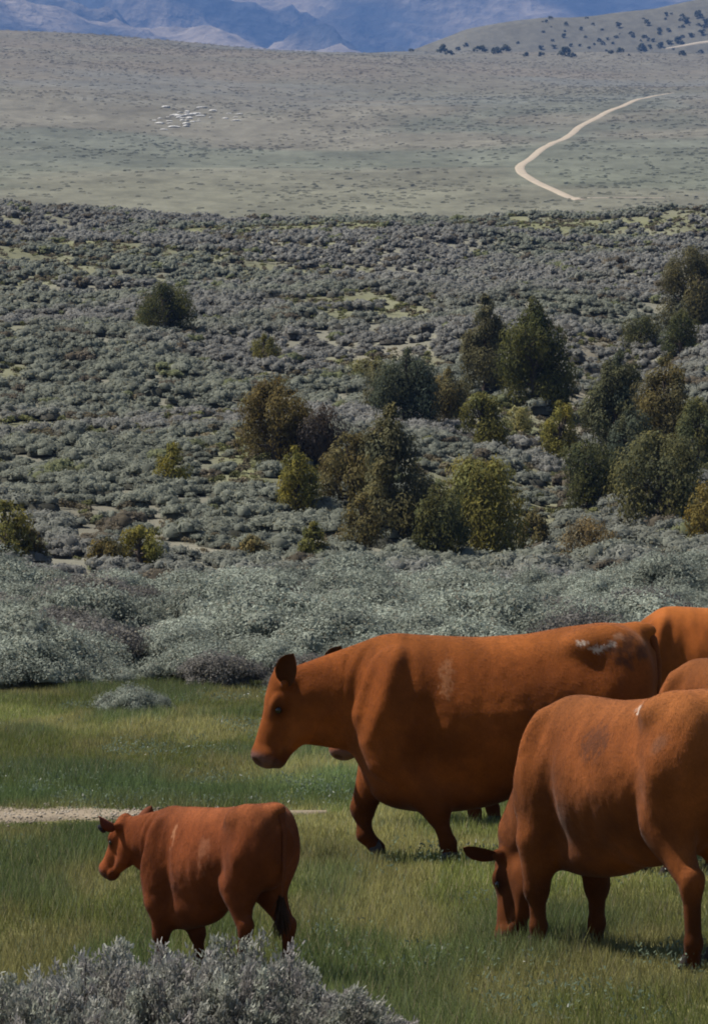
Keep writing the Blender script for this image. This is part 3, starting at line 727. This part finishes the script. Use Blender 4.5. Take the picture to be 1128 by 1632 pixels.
ADULT = dict(st=[(1.000, 1.02, .82, .10), (.975, 1.14, .72, .17), (.93, 1.26, .63, .225), (.85, 1.38, .54, .27), (.726, 1.462, .44, .315), (.60, 1.478, .42, .34), (.484, 1.472, .40, .36),
     (.161, 1.458, .415, .395), (-.161, 1.478, .43, .405), (-.403, 1.525, .476, .385), (-.605, 1.548, .577, .345), (-.766, 1.552, .69, .305), (-.887, 1.512, .79, .25), (-.950, 1.43, .93, .18), (-.985, 1.33, 1.06, .09)])
def torso(f, st, tz=1.0):
    st = sorted(st); X0 = np.array([q[0] for q in st]); T = np.array([q[1] for q in st]); B = np.array([q[2] for q in st]); W = np.array([q[3] for q in st])
    m = .12; sl, X, Y, Z = f.sub((X0[0]-m, -W.max()-m, B.min()-m), (X0[-1]+m, W.max()+m, T.max()+m))
    # smooth interpolation over the stations
    xs = np.linspace(X0[0], X0[-1], 200); sm = lambda v: np.convolve(np.pad(np.interp(xs, X0, v), 6, mode='edge'), np.ones(13)/13, 'valid')
    Tt = sm(T); Bb = sm(B); Ww = sm(W); x = X[:, 0, 0]
    t = np.interp(x, xs, Tt)[:, None, None]; b = np.interp(x, xs, Bb)[:, None, None]; w = np.interp(x, xs, Ww)[:, None, None]
    zc = (t+b)/2; hz = (t-b)/2; q = (Z-zc)/hz
    wloc = w*(1-.13*np.clip(q-.1, 0, 1)-.26*np.clip(-q-.05, 0, 1)**1.3)
    r = (np.abs(Y/wloc)**2.12+np.abs(q)**2.12)**(1/2.12)
    d = (r-1)*np.minimum(hz, w)
    over = np.maximum(X0[0]-X, X-X0[-1]); d = np.where(over > 0, np.hypot(np.maximum(d, 0), over)+.0, d)
    f.blend(sl, d, .02)

def build_cow(name, loc, heading, label, pose, h=.0125, sc=1.0, col=(.27, .085, .022), group='red cattle grazing on the meadow', cat='cow', seed=1, coat_marks=(), coat=None, hair=0):
    """local axes: +x towards the head, +y the animal's left, z up; adult metres, scaled by sc"""
    P = pose; st = P.get('st', ADULT['st'])
    O = np.array(P['poll'], float); fdir = unit(np.array(P['face'], float)); upv = np.array(P.get('fore', (1, 0, .3)), float)
    upv = unit(upv-fdir*(upv@fdir)); lat = np.cross(upv, fdir); hs = P.get('hs', 1.1)       # lat = animal's left
    hp = lambda a, b, c: O+hs*(fdir*a+lat*b+upv*c)
    HM = np.stack([fdir, lat, upv], -1)
    nose = hp(.56, 0, -.1)
    lo = np.minimum([-1.12, -.5, -.04], nose-.2); hi = np.maximum([1.08, .5, 1.66], np.maximum(nose, O)+.22)
    f = Field(lo, hi, h); torso(f, st)
    bs = P.get('bulk', 1.0); ll = P.get('leg', 1.0)
    # hips, rump and shoulder masses
    for s in (1, -1):
        f.ell((-.66, s*.17*bs, 1.20), (.30, .165*bs, .34), .08)                    # round of the hip
        f.ell((-.52, s*.22*bs, 1.42), (.10, .07, .06), .11)                          # hook bone
        f.ell((.70, s*.19*bs, 1.02), (.19, .13*bs, .36), .10)                        # shoulder blade
        f.cone((.80, s*.17*bs, .96), (.74, s*.19*bs, .68), .12, .125, .10)             # point of shoulder to elbow
    f.ell((.42, 0, np.interp(.42, [q[0] for q in st[::-1]], [q[2] for q in st[::-1]])+P.get('bri', .06)), (.40, .20*bs, .12), .12)                                         # brisket and chest floor
    f.ell((-.90, 0, 1.50), (.09, .06, .055), .07)                                       # tailhead
    for (leg, s, kind) in (('fl', 1, 'f'), ('fr', -1, 'f'), ('hl', 1, 'h'), ('hr', -1, 'h')):
        q = P[leg]; y0 = s*P.get('ly', .19)
        if kind == 'f':
            el, kn, fe, ho = [np.array((p[0], y0*(1-.05*i), p[1])) for i, p in enumerate(q)]
            f.cone(el*np.array([1, .95, 1]), kn, .122*bs, .078, .09); f.cone(kn, kn+(fe-kn)*.12, .076, .070, .03); f.cone(kn, fe, .056, .047, .02)
            f.cone(fe, fe+(ho-fe)*.1, .055, .05, .03); f.cone(fe, ho, .046, .052, .02)
        else:
            sf, hk, fe, ho = [np.array((p[0], y0*(1-.04*i), p[1])) for i, p in enumerate(q)]
            f.ell((sf[0]*.5-.36, y0*.92, (sf[1]*0+sf[2]+1.15)/2), (.22, .13*bs, .37), .08)
            f.cone((-.70, y0*.9, 1.1), sf*np.array([1, .92, 1]), .18*bs, .125, .10); f.cone(sf*np.array([1, .95, 1]), hk, .135, .070, .07)
            f.cone(hk+np.array((-.02, 0, .03)), hk-np.array((.0, 0, .05)), .068, .063, .03)
            f.cone(hk, fe, .056, .048, .02); f.cone(fe, fe+(ho-fe)*.1, .056, .05, .03); f.cone(fe, ho, .047, .053, .02)
    # neck
    for (a, b, ra, rb, ys) in P['neck']: f.cone(a, b, ra, rb, .06, ys)
    # head
    E = lambda c, r, k=.03, cut=False: f.ell(hp(*c), np.array(r)*hs, k, HM, cut)
    Cn = lambda a, b, ra, rb, k=.03, cut=False: f.cone(hp(*a), hp(*b), ra*hs, rb*hs, k, 1, cut)
    E((.055, 0, -.055), (.105, .088, .095)); E((.015, 0, -.01), (.06, .055, .05), .04)
    E((.17, 0, -.060), (.12, .105, .080)); Cn((.15, 0, -.050), (.43, 0, -.058), .072, .056)
    E((.17, 0, -.185), (.145, .080, .125), .05); Cn((.25, 0, -.235), (.44, 0, -.160), .058, .042, .05)
    Cn((.30, 0, -.10), (.44, 0, -.09), .068, .06, .04)
    E((.475, 0, -.090), (.064, .092, .088), .03); E((.450, 0, -.175), (.062, .062, .036), .025); E((.10, 0, .0), (.09, .07, .035), .04)
    for s in (1, -1):
        E((.165, s*.078, -.028), (.050, .030, .026), .02)                              # brow
        E((.205, s*.103, -.062), (.020, .012, .016), .010, True)                       # eye socket
        E((.520, s*.042, -.055), (.026, .020, .026), .010, True)                       # nostril
        E((.045, s*.095, -.050), (.035, .045, .035), .03)                                # ear root
        Cn((.53, s*.055, -.150), (.455, s*.072, -.152), .009, .006, .010, True)         # mouth line
    V, F = f.mesh()
    # gentle unevenness of hide and muscle
    N1 = fbm(V[:, 0]/.13+3*V[:, 1], V[:, 2]/.16+seed, seed, 3)-.5; nv = V-np.stack([V[:, 0], np.zeros(len(V)), np.full(len(V), .9)], -1)
    V[:, 1] += np.sign(V[:, 1])*N1*.016*sstep(.5, .8, V[:, 2])
    x, y, z = V.T
    G = lambda cx, cz, rx, rz: np.exp(-((x-cx)/rx)**2-((z-cz)/rz)**2)
    # hollow behind the shoulder, flank hollow, hip bone, thigh and shoulder muscles
    tr_ = (x > -1.1) & (x < 1.02) & (np.abs(y) > .06)
    dy_ = -.045*G(.47, .86, .09, .30)-.020*G(-.30, 1.28, .17, .12)+.010*G(-.52, 1.40, .09, .07)-.014*G(-.42, .95, .07, .28)+.020*G(-.70, 1.05, .13, .20)
    dy_ += .026*G(.72, 1.08, .09, .22)-.020*G(.60, 1.28, .05, .16)+.014*G(.62, .80, .07, .12)
    ln_ = x-(.93-.16*(z-.85)/.55); dy_ += (-.030*np.exp(-(ln_/.05)**2)+.014*np.exp(-((ln_+.09)/.05)**2))*sstep(.72, .85, z)*(1-sstep(1.30, 1.42, z))
    dy_ *= P.get('mus', 1.0); V[:, 1] += np.sign(y)*dy_*tr_*sstep(.06, .16, np.abs(y))
    wr = np.sin(ln_*62+2*np.sin(z*9))*sstep(.02, .10, ln_)*(1-sstep(.28, .36, ln_))*.0035; V[:, 1] += np.sign(y)*wr*tr_
    x, y, z = V.T
    rib = np.sin(x*38+z*6)*sstep(-.3, 0, x)*(1-sstep(.35, .6, x))*sstep(.6, .8, z)*(1-sstep(1.2, 1.35, z)); V[:, 1] += np.sign(y)*rib*.0012
    # coat colours
    c = np.array(coat or col)[None]*np.ones((len(V), 1)); n = fbm(x*3.1+y*2, z*3.3+y*1.7+seed, seed+5, 4)[:, None]; n2 = fbm(x*19, z*15+y*9, seed+7, 3)[:, None]
    c = c*(.50+1.0*n)*(.82+.36*n2)
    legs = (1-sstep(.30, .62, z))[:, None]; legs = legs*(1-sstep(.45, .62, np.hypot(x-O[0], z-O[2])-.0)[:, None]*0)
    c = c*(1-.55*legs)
    topc = np.array([1.0, 1.0, 1.0])+np.array([.22, .38, .5])*sstep(1.25, 1.5, z)[:, None]; c = c*topc   # paler hair along the back, a sunlit highlight painted into the coat
    hq = (V-O)@HM/hs
    inhead = (hq[:, 0] > .0) & (hq[:, 0] < .62) & (np.abs(hq[:, 1]) < .14) & (hq[:, 2] > -.3) & (hq[:, 2] < .1)
    mz = (sstep(.45, .50, hq[:, 0])*inhead)[:, None]; c = c*(1-mz)+np.array([.15, .075, .060])*mz
    mo = (np.exp(-((hq[:, 2]+.151)/.013)**2)*sstep(.43, .47, hq[:, 0])*inhead)[:, None]; c = c*(1-.5*mo)
    ch = (sstep(.36, .42, hq[:, 0])*(1-sstep(-.17, -.155, hq[:, 2]))*inhead)[:, None]; c = c*(1-.4*ch)
    fc = (np.exp(-((np.abs(hq[:, 1]))/.06)**2)*sstep(.05, .15, hq[:, 0])*(1-sstep(.40, .48, hq[:, 0]))*inhead)[:, None]; c = c*(1+.35*fc)
    nsd = (np.exp(-((hq[:, 0]-.525)**2+(np.abs(hq[:, 1])-.045)**2+(hq[:, 2]+.055)**2)/.024**2)*inhead)[:, None]; c = c*(1-.8*nsd)
    eyd = (np.exp(-((hq[:, 0]-.205)**2+(hq[:, 2]+.064)**2)/.042**2)*inhead)[:, None]; c = c*(1-.72*eyd)
    for (sx, sz, rx, rz, colr, side, rough_) in coat_marks:
        m = np.exp(-(((x-sx)/rx)**2+((z-sz)/rz)**2))*(np.sign(y) == side)
        m = (.62*sstep(.40, .85, m*(.05+1.75*fbm(x/rough_, z/rough_*.8, seed+11, 4))))[:, None]; c = c*(1-m)+np.array(colr)*m
    root = empty(name, loc, heading); root.scale = (sc*P.get('sx', 1), sc, sc); tag(root, label, cat, group)
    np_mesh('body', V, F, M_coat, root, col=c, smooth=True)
    if hair:   # short coat hair lying back and down over the skin
        r = np.random.default_rng(seed+50); k = r.integers(0, len(F), hair); q = F[k]; w_ = r.dirichlet((1, 1, 1, 1), hair)
        p = np.sum(V[q]*w_[..., None], 1); nr = unit(np.cross(V[q[:, 2]]-V[q[:, 0]], V[q[:, 3]]-V[q[:, 1]])); cc = c[q[:, 0]]
        hd = np.array([-.55, 0, -.8])+(fbm(p[:, 0]/.12, p[:, 2]/.12, seed+60, 2)[:, None]-.5)*np.array([2.2, 0, 1.0])+r.normal(size=(hair, 3))*.3
        hd = unit(hd-nr*np.sum(hd*nr, -1, keepdims=True)); L = r.uniform(.010, .024, hair)[:, None]/sc**.5
        L = L*np.where(inhead[q[:, 0]], .4, 1)[:, None]; L = L*np.where(p[:, 2] < .35, .5, 1)[:, None]
        sdv = np.cross(hd, nr)*.0022; tip = p+hd*L+nr*L*.09
        HV = np.stack([p-sdv, p+sdv, tip], 1).reshape(-1, 3)
        np_mesh('hair', HV, np.arange(3*hair).reshape(-1, 3), M_hair, root, col=np.repeat(cc*r.uniform(.78, 1.25, hair)[:, None], 3, axis=0))
    # hooves: two claws each
    for leg, s in (('fl', 1), ('fr', -1), ('hl', 1), ('hr', -1)):
        q = P[leg]; fe = np.array((q[2][0], 0, q[2][1])); ho = np.array((q[3][0], 0, q[3][1])); y0 = s*P.get('ly', .19)*.86
        toe = P.get('toe_'+leg, (1, 0)); tv = unit(np.array((toe[0], 0, toe[1]))); dn = unit(np.array((toe[1], 0, -toe[0]))) if toe[0] > 0 else unit(np.array((-toe[1], 0, toe[0])))
        parts = []
        for cs in (1, -1):
            ring = []; m = 12
            for (hh, rx, ry) in ((-.035, .045, .030), (.0, .052, .032), (.045, .064, .034), (.050, .05, .028)):
                an = np.linspace(0, 2*np.pi, m, endpoint=False)
                ring.append(ho+dn*hh+np.outer(np.cos(an)*rx+(hh+.03)*.45, tv)+np.outer(np.sin(an)*ry+cs*.030, (0, 1, 0)))
            VV = np.concatenate(ring+[[ring[-1].mean(0)], [ring[0].mean(0)]]); FF = []
            for i in range(3):
                for k in range(m): FF.append((i*m+k, i*m+(k+1) % m, (i+1)*m+(k+1) % m, (i+1)*m+k))
            for k in range(0, m): FF.append((3*m+k, 3*m+(k+1) % m, 4*m, 4*m)); FF.append((k, (k+1) % m, 4*m+1, 4*m+1))
            VV[:, 1] += y0; parts.append((VV, np.array([q for q in FF if q[2] != q[3]])))
            tri = [q for q in FF if q[2] == q[3]]
            parts.append((VV, np.array([(a, b, c2, a) for a, b, c2, _ in tri])) if False else (VV[:1], np.zeros((0, 4), int)))
        Vh, Fh, _ = merge(parts); np_mesh('hoof', Vh, Fh, M_hoof, root, smooth=True)
    # eyes
    for s in (1, -1):
        me_ = bpy.data.meshes.new('eye'); import bmesh
        bm = bmesh.new(); bmesh.ops.create_uvsphere(bm, u_segments=14, v_segments=10, radius=.021*hs); bm.to_mesh(me_); bm.free(); me_.materials.append(M_eye)
        for p_ in me_.polygons: p_.use_smooth = True
        o = bpy.data.objects.new('eye', me_); scn.collection.objects.link(o); o.parent = root; o.location = hp(.205, s*.088, -.062)
    # ears: cupped leaves
    for s in (1, -1):
        base = hp(.045, s*.105, -.045); ed = unit(np.array(P['ear'][0 if s == 1 else 1], float)); open_ = unit(np.array(P['earopen'][0 if s == 1 else 1], float))
        sd = unit(np.cross(ed, open_)); on = np.cross(sd, ed); L = .225*hs*P.get('es', 1); nu, nv2 = 15, 12
        rows = []; cc = []
        for i in range(nu):
            t = i/(nu-1); w = .068*hs*P.get('es', 1)*P.get('ew', 1)*np.interp(t, [0, .15, .40, .70, .88, .96, 1], [.45, .78, 1.0, .98, .72, .42, .10]); th = .008*hs*(1-t*.6)
            ks = np.linspace(0, 2*np.pi, nv2, endpoint=False)
            cu = np.sin(ks)*w; dp = np.abs(np.sin(ks))**2*w*.55
            rows.append(base+ed*(t*L)+np.outer(cu, sd)+np.outer(dp+np.cos(ks)*th, on)-on*.10*L*t*t)
            inn = (np.cos(ks) > 0)[:, None]*(np.abs(np.sin(ks)) < .9)[:, None]
            cc.append(np.where(inn, np.array(col)*.30, np.array(col)*.75))
        VV = np.concatenate(rows); FF = [(i*nv2+k, i*nv2+(k+1) % nv2, (i+1)*nv2+(k+1) % nv2, (i+1)*nv2+k) for i in range(nu-1) for k in range(nv2)]
        np_mesh('ear', VV, np.array(FF), M_ear, root, col=np.concatenate(cc), smooth=True)
        if P.get('tag') == s:
            ctr = base+ed*(L*.72)+on*.012; an = np.linspace(0, 2*np.pi, 12, endpoint=False)
            r1 = ctr-np.array([0, 0, .06])+np.outer(np.cos(an)*.04*hs, sd)+np.outer(np.sin(an)*.05*hs, ed)
            VV = np.concatenate([r1+on*.004, r1-on*.004]); FF = [(k, (k+1) % 12, 12+(k+1) % 12, 12+k) for k in range(12)]
            FF += [(0+j, 1+j, 10-j, 11-j) for j in range(5)]+[(12+j, 13+j, 22-j, 23-j) for j in range(5)]
            np_mesh('ear_tag', VV, np.array(FF), M_tag, root)
    # tail: hanging switch with a tuft of hair
    r = np.random.default_rng(seed); tp = P.get('tail', [(-.92, 1.49), (-.965, 1.44), (-1.0, 1.30), (-1.0, 1.0), (-.985, .72)]); ty = P.get('taily', [0, 0, .0, .01, .03])
    pts = [np.array((a, b_, c_)) for (a, c_), b_ in zip(tp, ty)]
    V1, F1 = tube(pts, [.040, .036, .026, .018, .016], 9); C1 = np.tile(np.array(col)*.8, (len(V1), 1))
    nh = 420; b0 = pts[-1]+r.normal(size=(nh, 3))*.014+np.array([0, 0, .06])*r.uniform(0, 1, nh)[:, None]; ln = r.uniform(.12, .30, nh)
    tip = b0+np.stack([r.normal(0, .035, nh), r.normal(0, .035, nh), -ln], -1); u = unit(np.cross(tip-b0, r.normal(size=(nh, 3))))*.004
    V2, F2 = quads((b0+tip)/2, u, (tip-b0)/2); C2 = np.tile(np.array([.045, .022, .012]), (len(V2), 1))
    V, F, C = merge([(V1, F1, C1), (V2, F2, C2)]); np_mesh('tail', V, F, M_tail, root, col=C)
    return root
def copy_tree(o, loc, heading, sc, label):
    r = o.copy(); scn.collection.objects.link(r); r.location = loc; r.rotation_euler = (0, 0, heading); r.scale = (sc*o.scale[0]/o.scale[2], sc, sc); r['label'] = label
    for ch in o.children:
        c = ch.copy(); scn.collection.objects.link(c); c.parent = r
    return r
def footpos(px, D, lx, ly, head, sc):
    """origin so that the local ground point (lx, ly) falls under image column px at distance D"""
    c, s = math.cos(head), math.sin(head); return (pxx(px, D)-sc*(lx*c-ly*s), D-sc*(lx*s+ly*c), 0)

HIND = [(-.50, .80), (-.80, .47), (-.76, .15), (-.72, .055)]
HIND2 = [(-.46, .80), (-.70, .47), (-.62, .15), (-.57, .055)]
WALK = dict(poll=(1.42, 0, 1.225), face=(.36, .10, -.93), fore=(1, 0, .3), hs=1.13,
    neck=[((.72, 0, 1.12), (1.30, 0, 1.05), .345, .205, 1.75), ((.80, 0, 1.30), (1.34, 0, 1.15), .14, .10, 1.5), ((.86, 0, .87), (1.22, 0, .89), .16, .125, 1.9)],
    fl=[(.60, .60), (.42, .34), (.35, .14), (.335, .055)], fr=[(.80, .62), (.895, .34), (.880, .17), (.80, .085)], toe_fr=(-.45, -.9),
    hl=HIND, hr=HIND2, ear=[(-.15, .75, .75), (.0, -.85, .4)], earopen=[(.45, .9, -.2), (.5, -.8, -.2)])
WHITE = (.68, .60, .50); DARK_BROWN = (.045, .028, .022)  # pale and dark brown tones for patches on the coat
# the walking cow, side on
D_A = 30.25
build_cow('cow', (pxx(800, D_A), D_A, 0), R(180), 'big red cow walking left with her head lowered and one front foot lifted, side on', WALK, h=.0120, seed=3, hair=90000, col=(.195, .053, .0110),
  coat_marks=[(-.50, 1.43, .05, .03, WHITE, 1, .010), (-.60, 1.39, .07, .035, WHITE, 1, .008), (-.68, 1.42, .05, .03, WHITE, 1, .008), (-.80, 1.38, .17, .14, DARK_BROWN, 1, .03), (.36, 1.20, .07, .17, (.30, .13, .06), 1, .014), (-.74, 1.47, .06, .03, (.32, .17, .10), 1, .014)])
# cow hidden behind her: head and front feet show
BEH = dict(WALK); BEH.update(hs=1.34, face=(-.05, .1, -1), poll=(1.40, 0, 1.245), fl=[(.62, .60), (.30, .34), (.24, .14), (.23, .055)], fr=[(.62, .60), (.16, .34), (.09, .14), (.075, .055)])
BEH.pop('toe_fr')
D_B = 33.2
build_cow('cow', (pxx(805, D_B), D_B, 0), R(180), 'red cow behind the walking one, only its ear, muzzle and front feet showing', BEH, h=.018, sc=.91, seed=5, col=(.20, .055, .013))
# grazing cow near the right edge
GR_ST = [(a, t, b+.11*float(np.interp(a, [-.9, -.4, .6, .9], [.1, .8, 1, .3])), w*.95) for a, t, b, w in ADULT['st']]
GRAZE = dict(st=GR_ST, sx=.84, poll=(1.33, .03, .54), face=(-.12, .20, -.95), fore=(1, 0, .1), hs=1.08,
    neck=[((.78, 0, 1.02), (1.22, .02, .62), .30, .165, 1.65), ((.82, 0, 1.22), (1.28, .02, .66), .15, .11, 1.4), ((.80, 0, .78), (1.08, .02, .55), .16, .10, 1.7)],
    fl=[(.74, .62), (.76, .36), (.755, .14), (.775, .055)], fr=[(.74, .62), (.70, .36), (.685, .14), (.70, .055)],
    hl=[(-.58, .80), (-.85, .48), (-.86, .15), (-.83, .055)], hr=HIND2, es=.9, ew=.72, ear=[(.30, .93, .16), (.2, -.9, .1)], earopen=[(-.75, .2, -.5), (-.5, -.8, -.4)], ly=.215)
hD = R(127); sD = .915
locD = footpos(856, 24.75, .775*.84, .19, hD, sD)
cowD = build_cow('cow', locD, hD, 'red cow grazing with head down at the right edge, nearest of the big cattle', GRAZE, h=.0115, sc=sD, seed=8, hair=90000, col=(.190, .057, .0150), cat='cow',
  coat_marks=[(-.36, 1.44, .12, .05, WHITE, 1, .010), (-.02, 1.24, .20, .15, (.060, .026, .016), 1, .016), (-.80, 1.25, .16, .10, (.17, .075, .04), 1, .1)])
# tan backed cow behind the grazing one
hE = R(138); locE = footpos(1066, 29.0, .775*.84, .19, hE, .93)
copy_tree(cowD, locE, hE, .93, 'red cow grazing behind the nearest one, only its smooth back showing at the right edge')
# farthest cow, its bright back over the hips of the walking one
D_C = 37.8
build_cow('cow', (pxx(1168, D_C), D_C, 0), R(176), 'bright orange red cow farthest back, its back rising over the hips of the walking cow', GRAZE, h=.018, sc=.975, seed=12, col=(.21, .058, .012))
# the calf
CALF_ST = [(.98, 1.06, .82, .08), (.95, 1.18, .68, .13), (.90, 1.30, .56, .17), (.82, 1.40, .48, .20), (.70, 1.455, .42, .235), (.484, 1.47, .44, .27),
     (.161, 1.475, .53, .30), (-.161, 1.49, .64, .31), (-.403, 1.515, .73, .30), (-.605, 1.54, .80, .29), (-.766, 1.545, .82, .27), (-.887, 1.51, .86, .23), (-.950, 1.43, .95, .16), (-.985, 1.33, 1.06, .08)]
CALF = dict(st=CALF_ST, poll=(1.36, .10, 1.34), face=(.62, .05, -.80), fore=(.8, 0, .6), hs=1.06,
    neck=[((.74, 0, 1.16), (1.25, .09, 1.16), .29, .155, 1.7), ((.80, 0, 1.30), (1.30, .09, 1.25), .13, .10, 1.4), ((.84, 0, .90), (1.17, .07, 1.0), .15, .09, 1.8)],
    fl=[(.68, .62), (.70, .38), (.66, .14), (.68, .055)], fr=[(.66, .62), (.56, .38), (.50, .14), (.51, .055)],
    hl=[(-.46, .84), (-.62, .50), (-.54, .15), (-.50, .055)], hr=[(-.52, .84), (-.84, .50), (-.84, .15), (-.80, .055)], tag=1, bri=.15, mus=.6,
    ear=[(-.1, .95, .32), (-.1, -.75, .6)], earopen=[(.6, -.2, -.6), (.5, -.8, -.4)], bulk=.92, ly=.17, sx=.79)
hK = R(135); sK = .585; locK = footpos(446, 22.9, -.93*.79, 0, hK, sK)
build_cow('calf', locK, hK, 'small dark red calf seen from behind its left flank, standing behind the foreground sagebrush', CALF, h=.0145, sc=sK, seed=15, hair=60000, cat='calf', col=(.160, .042, .013),
  coat_marks=[(.42, 1.22, .05, .16, (.40, .19, .10), 1, .03), (-.15, 1.10, .13, .20, (.26, .10, .05), 1, .05)])

# ------------------------------------------------------------------ air
hz = bpy.data.materials.new('haze_air'); hz.use_nodes = True; nt = hz.node_tree
for n in list(nt.nodes):
    if n.bl_idname == 'ShaderNodeBsdfPrincipled': nt.nodes.remove(n)
pv = nt.nodes.new('ShaderNodeVolumePrincipled'); pv.inputs['Density'].default_value = 8.5e-5; pv.inputs['Color'].default_value = (.17, .34, .76, 1)
pv.inputs['Anisotropy'].default_value = 0.0
nt.links.new(pv.outputs[0], nt.nodes['Material Output'].inputs['Volume'])
hx = 6000.0
hv = np.array([(x, y, z) for x in (-hx, hx) for y in (-200, 18000) for z in (-5, 2700)], float)
hf = np.array([(0, 1, 3, 2), (4, 6, 7, 5), (0, 4, 5, 1), (2, 3, 7, 6), (0, 2, 6, 4), (1, 5, 7, 3)])
o = np_mesh('haze', hv, hf, hz); tag(o, 'thin blue haze filling the air between the meadow and the mountains', 'haze', kind='stuff')
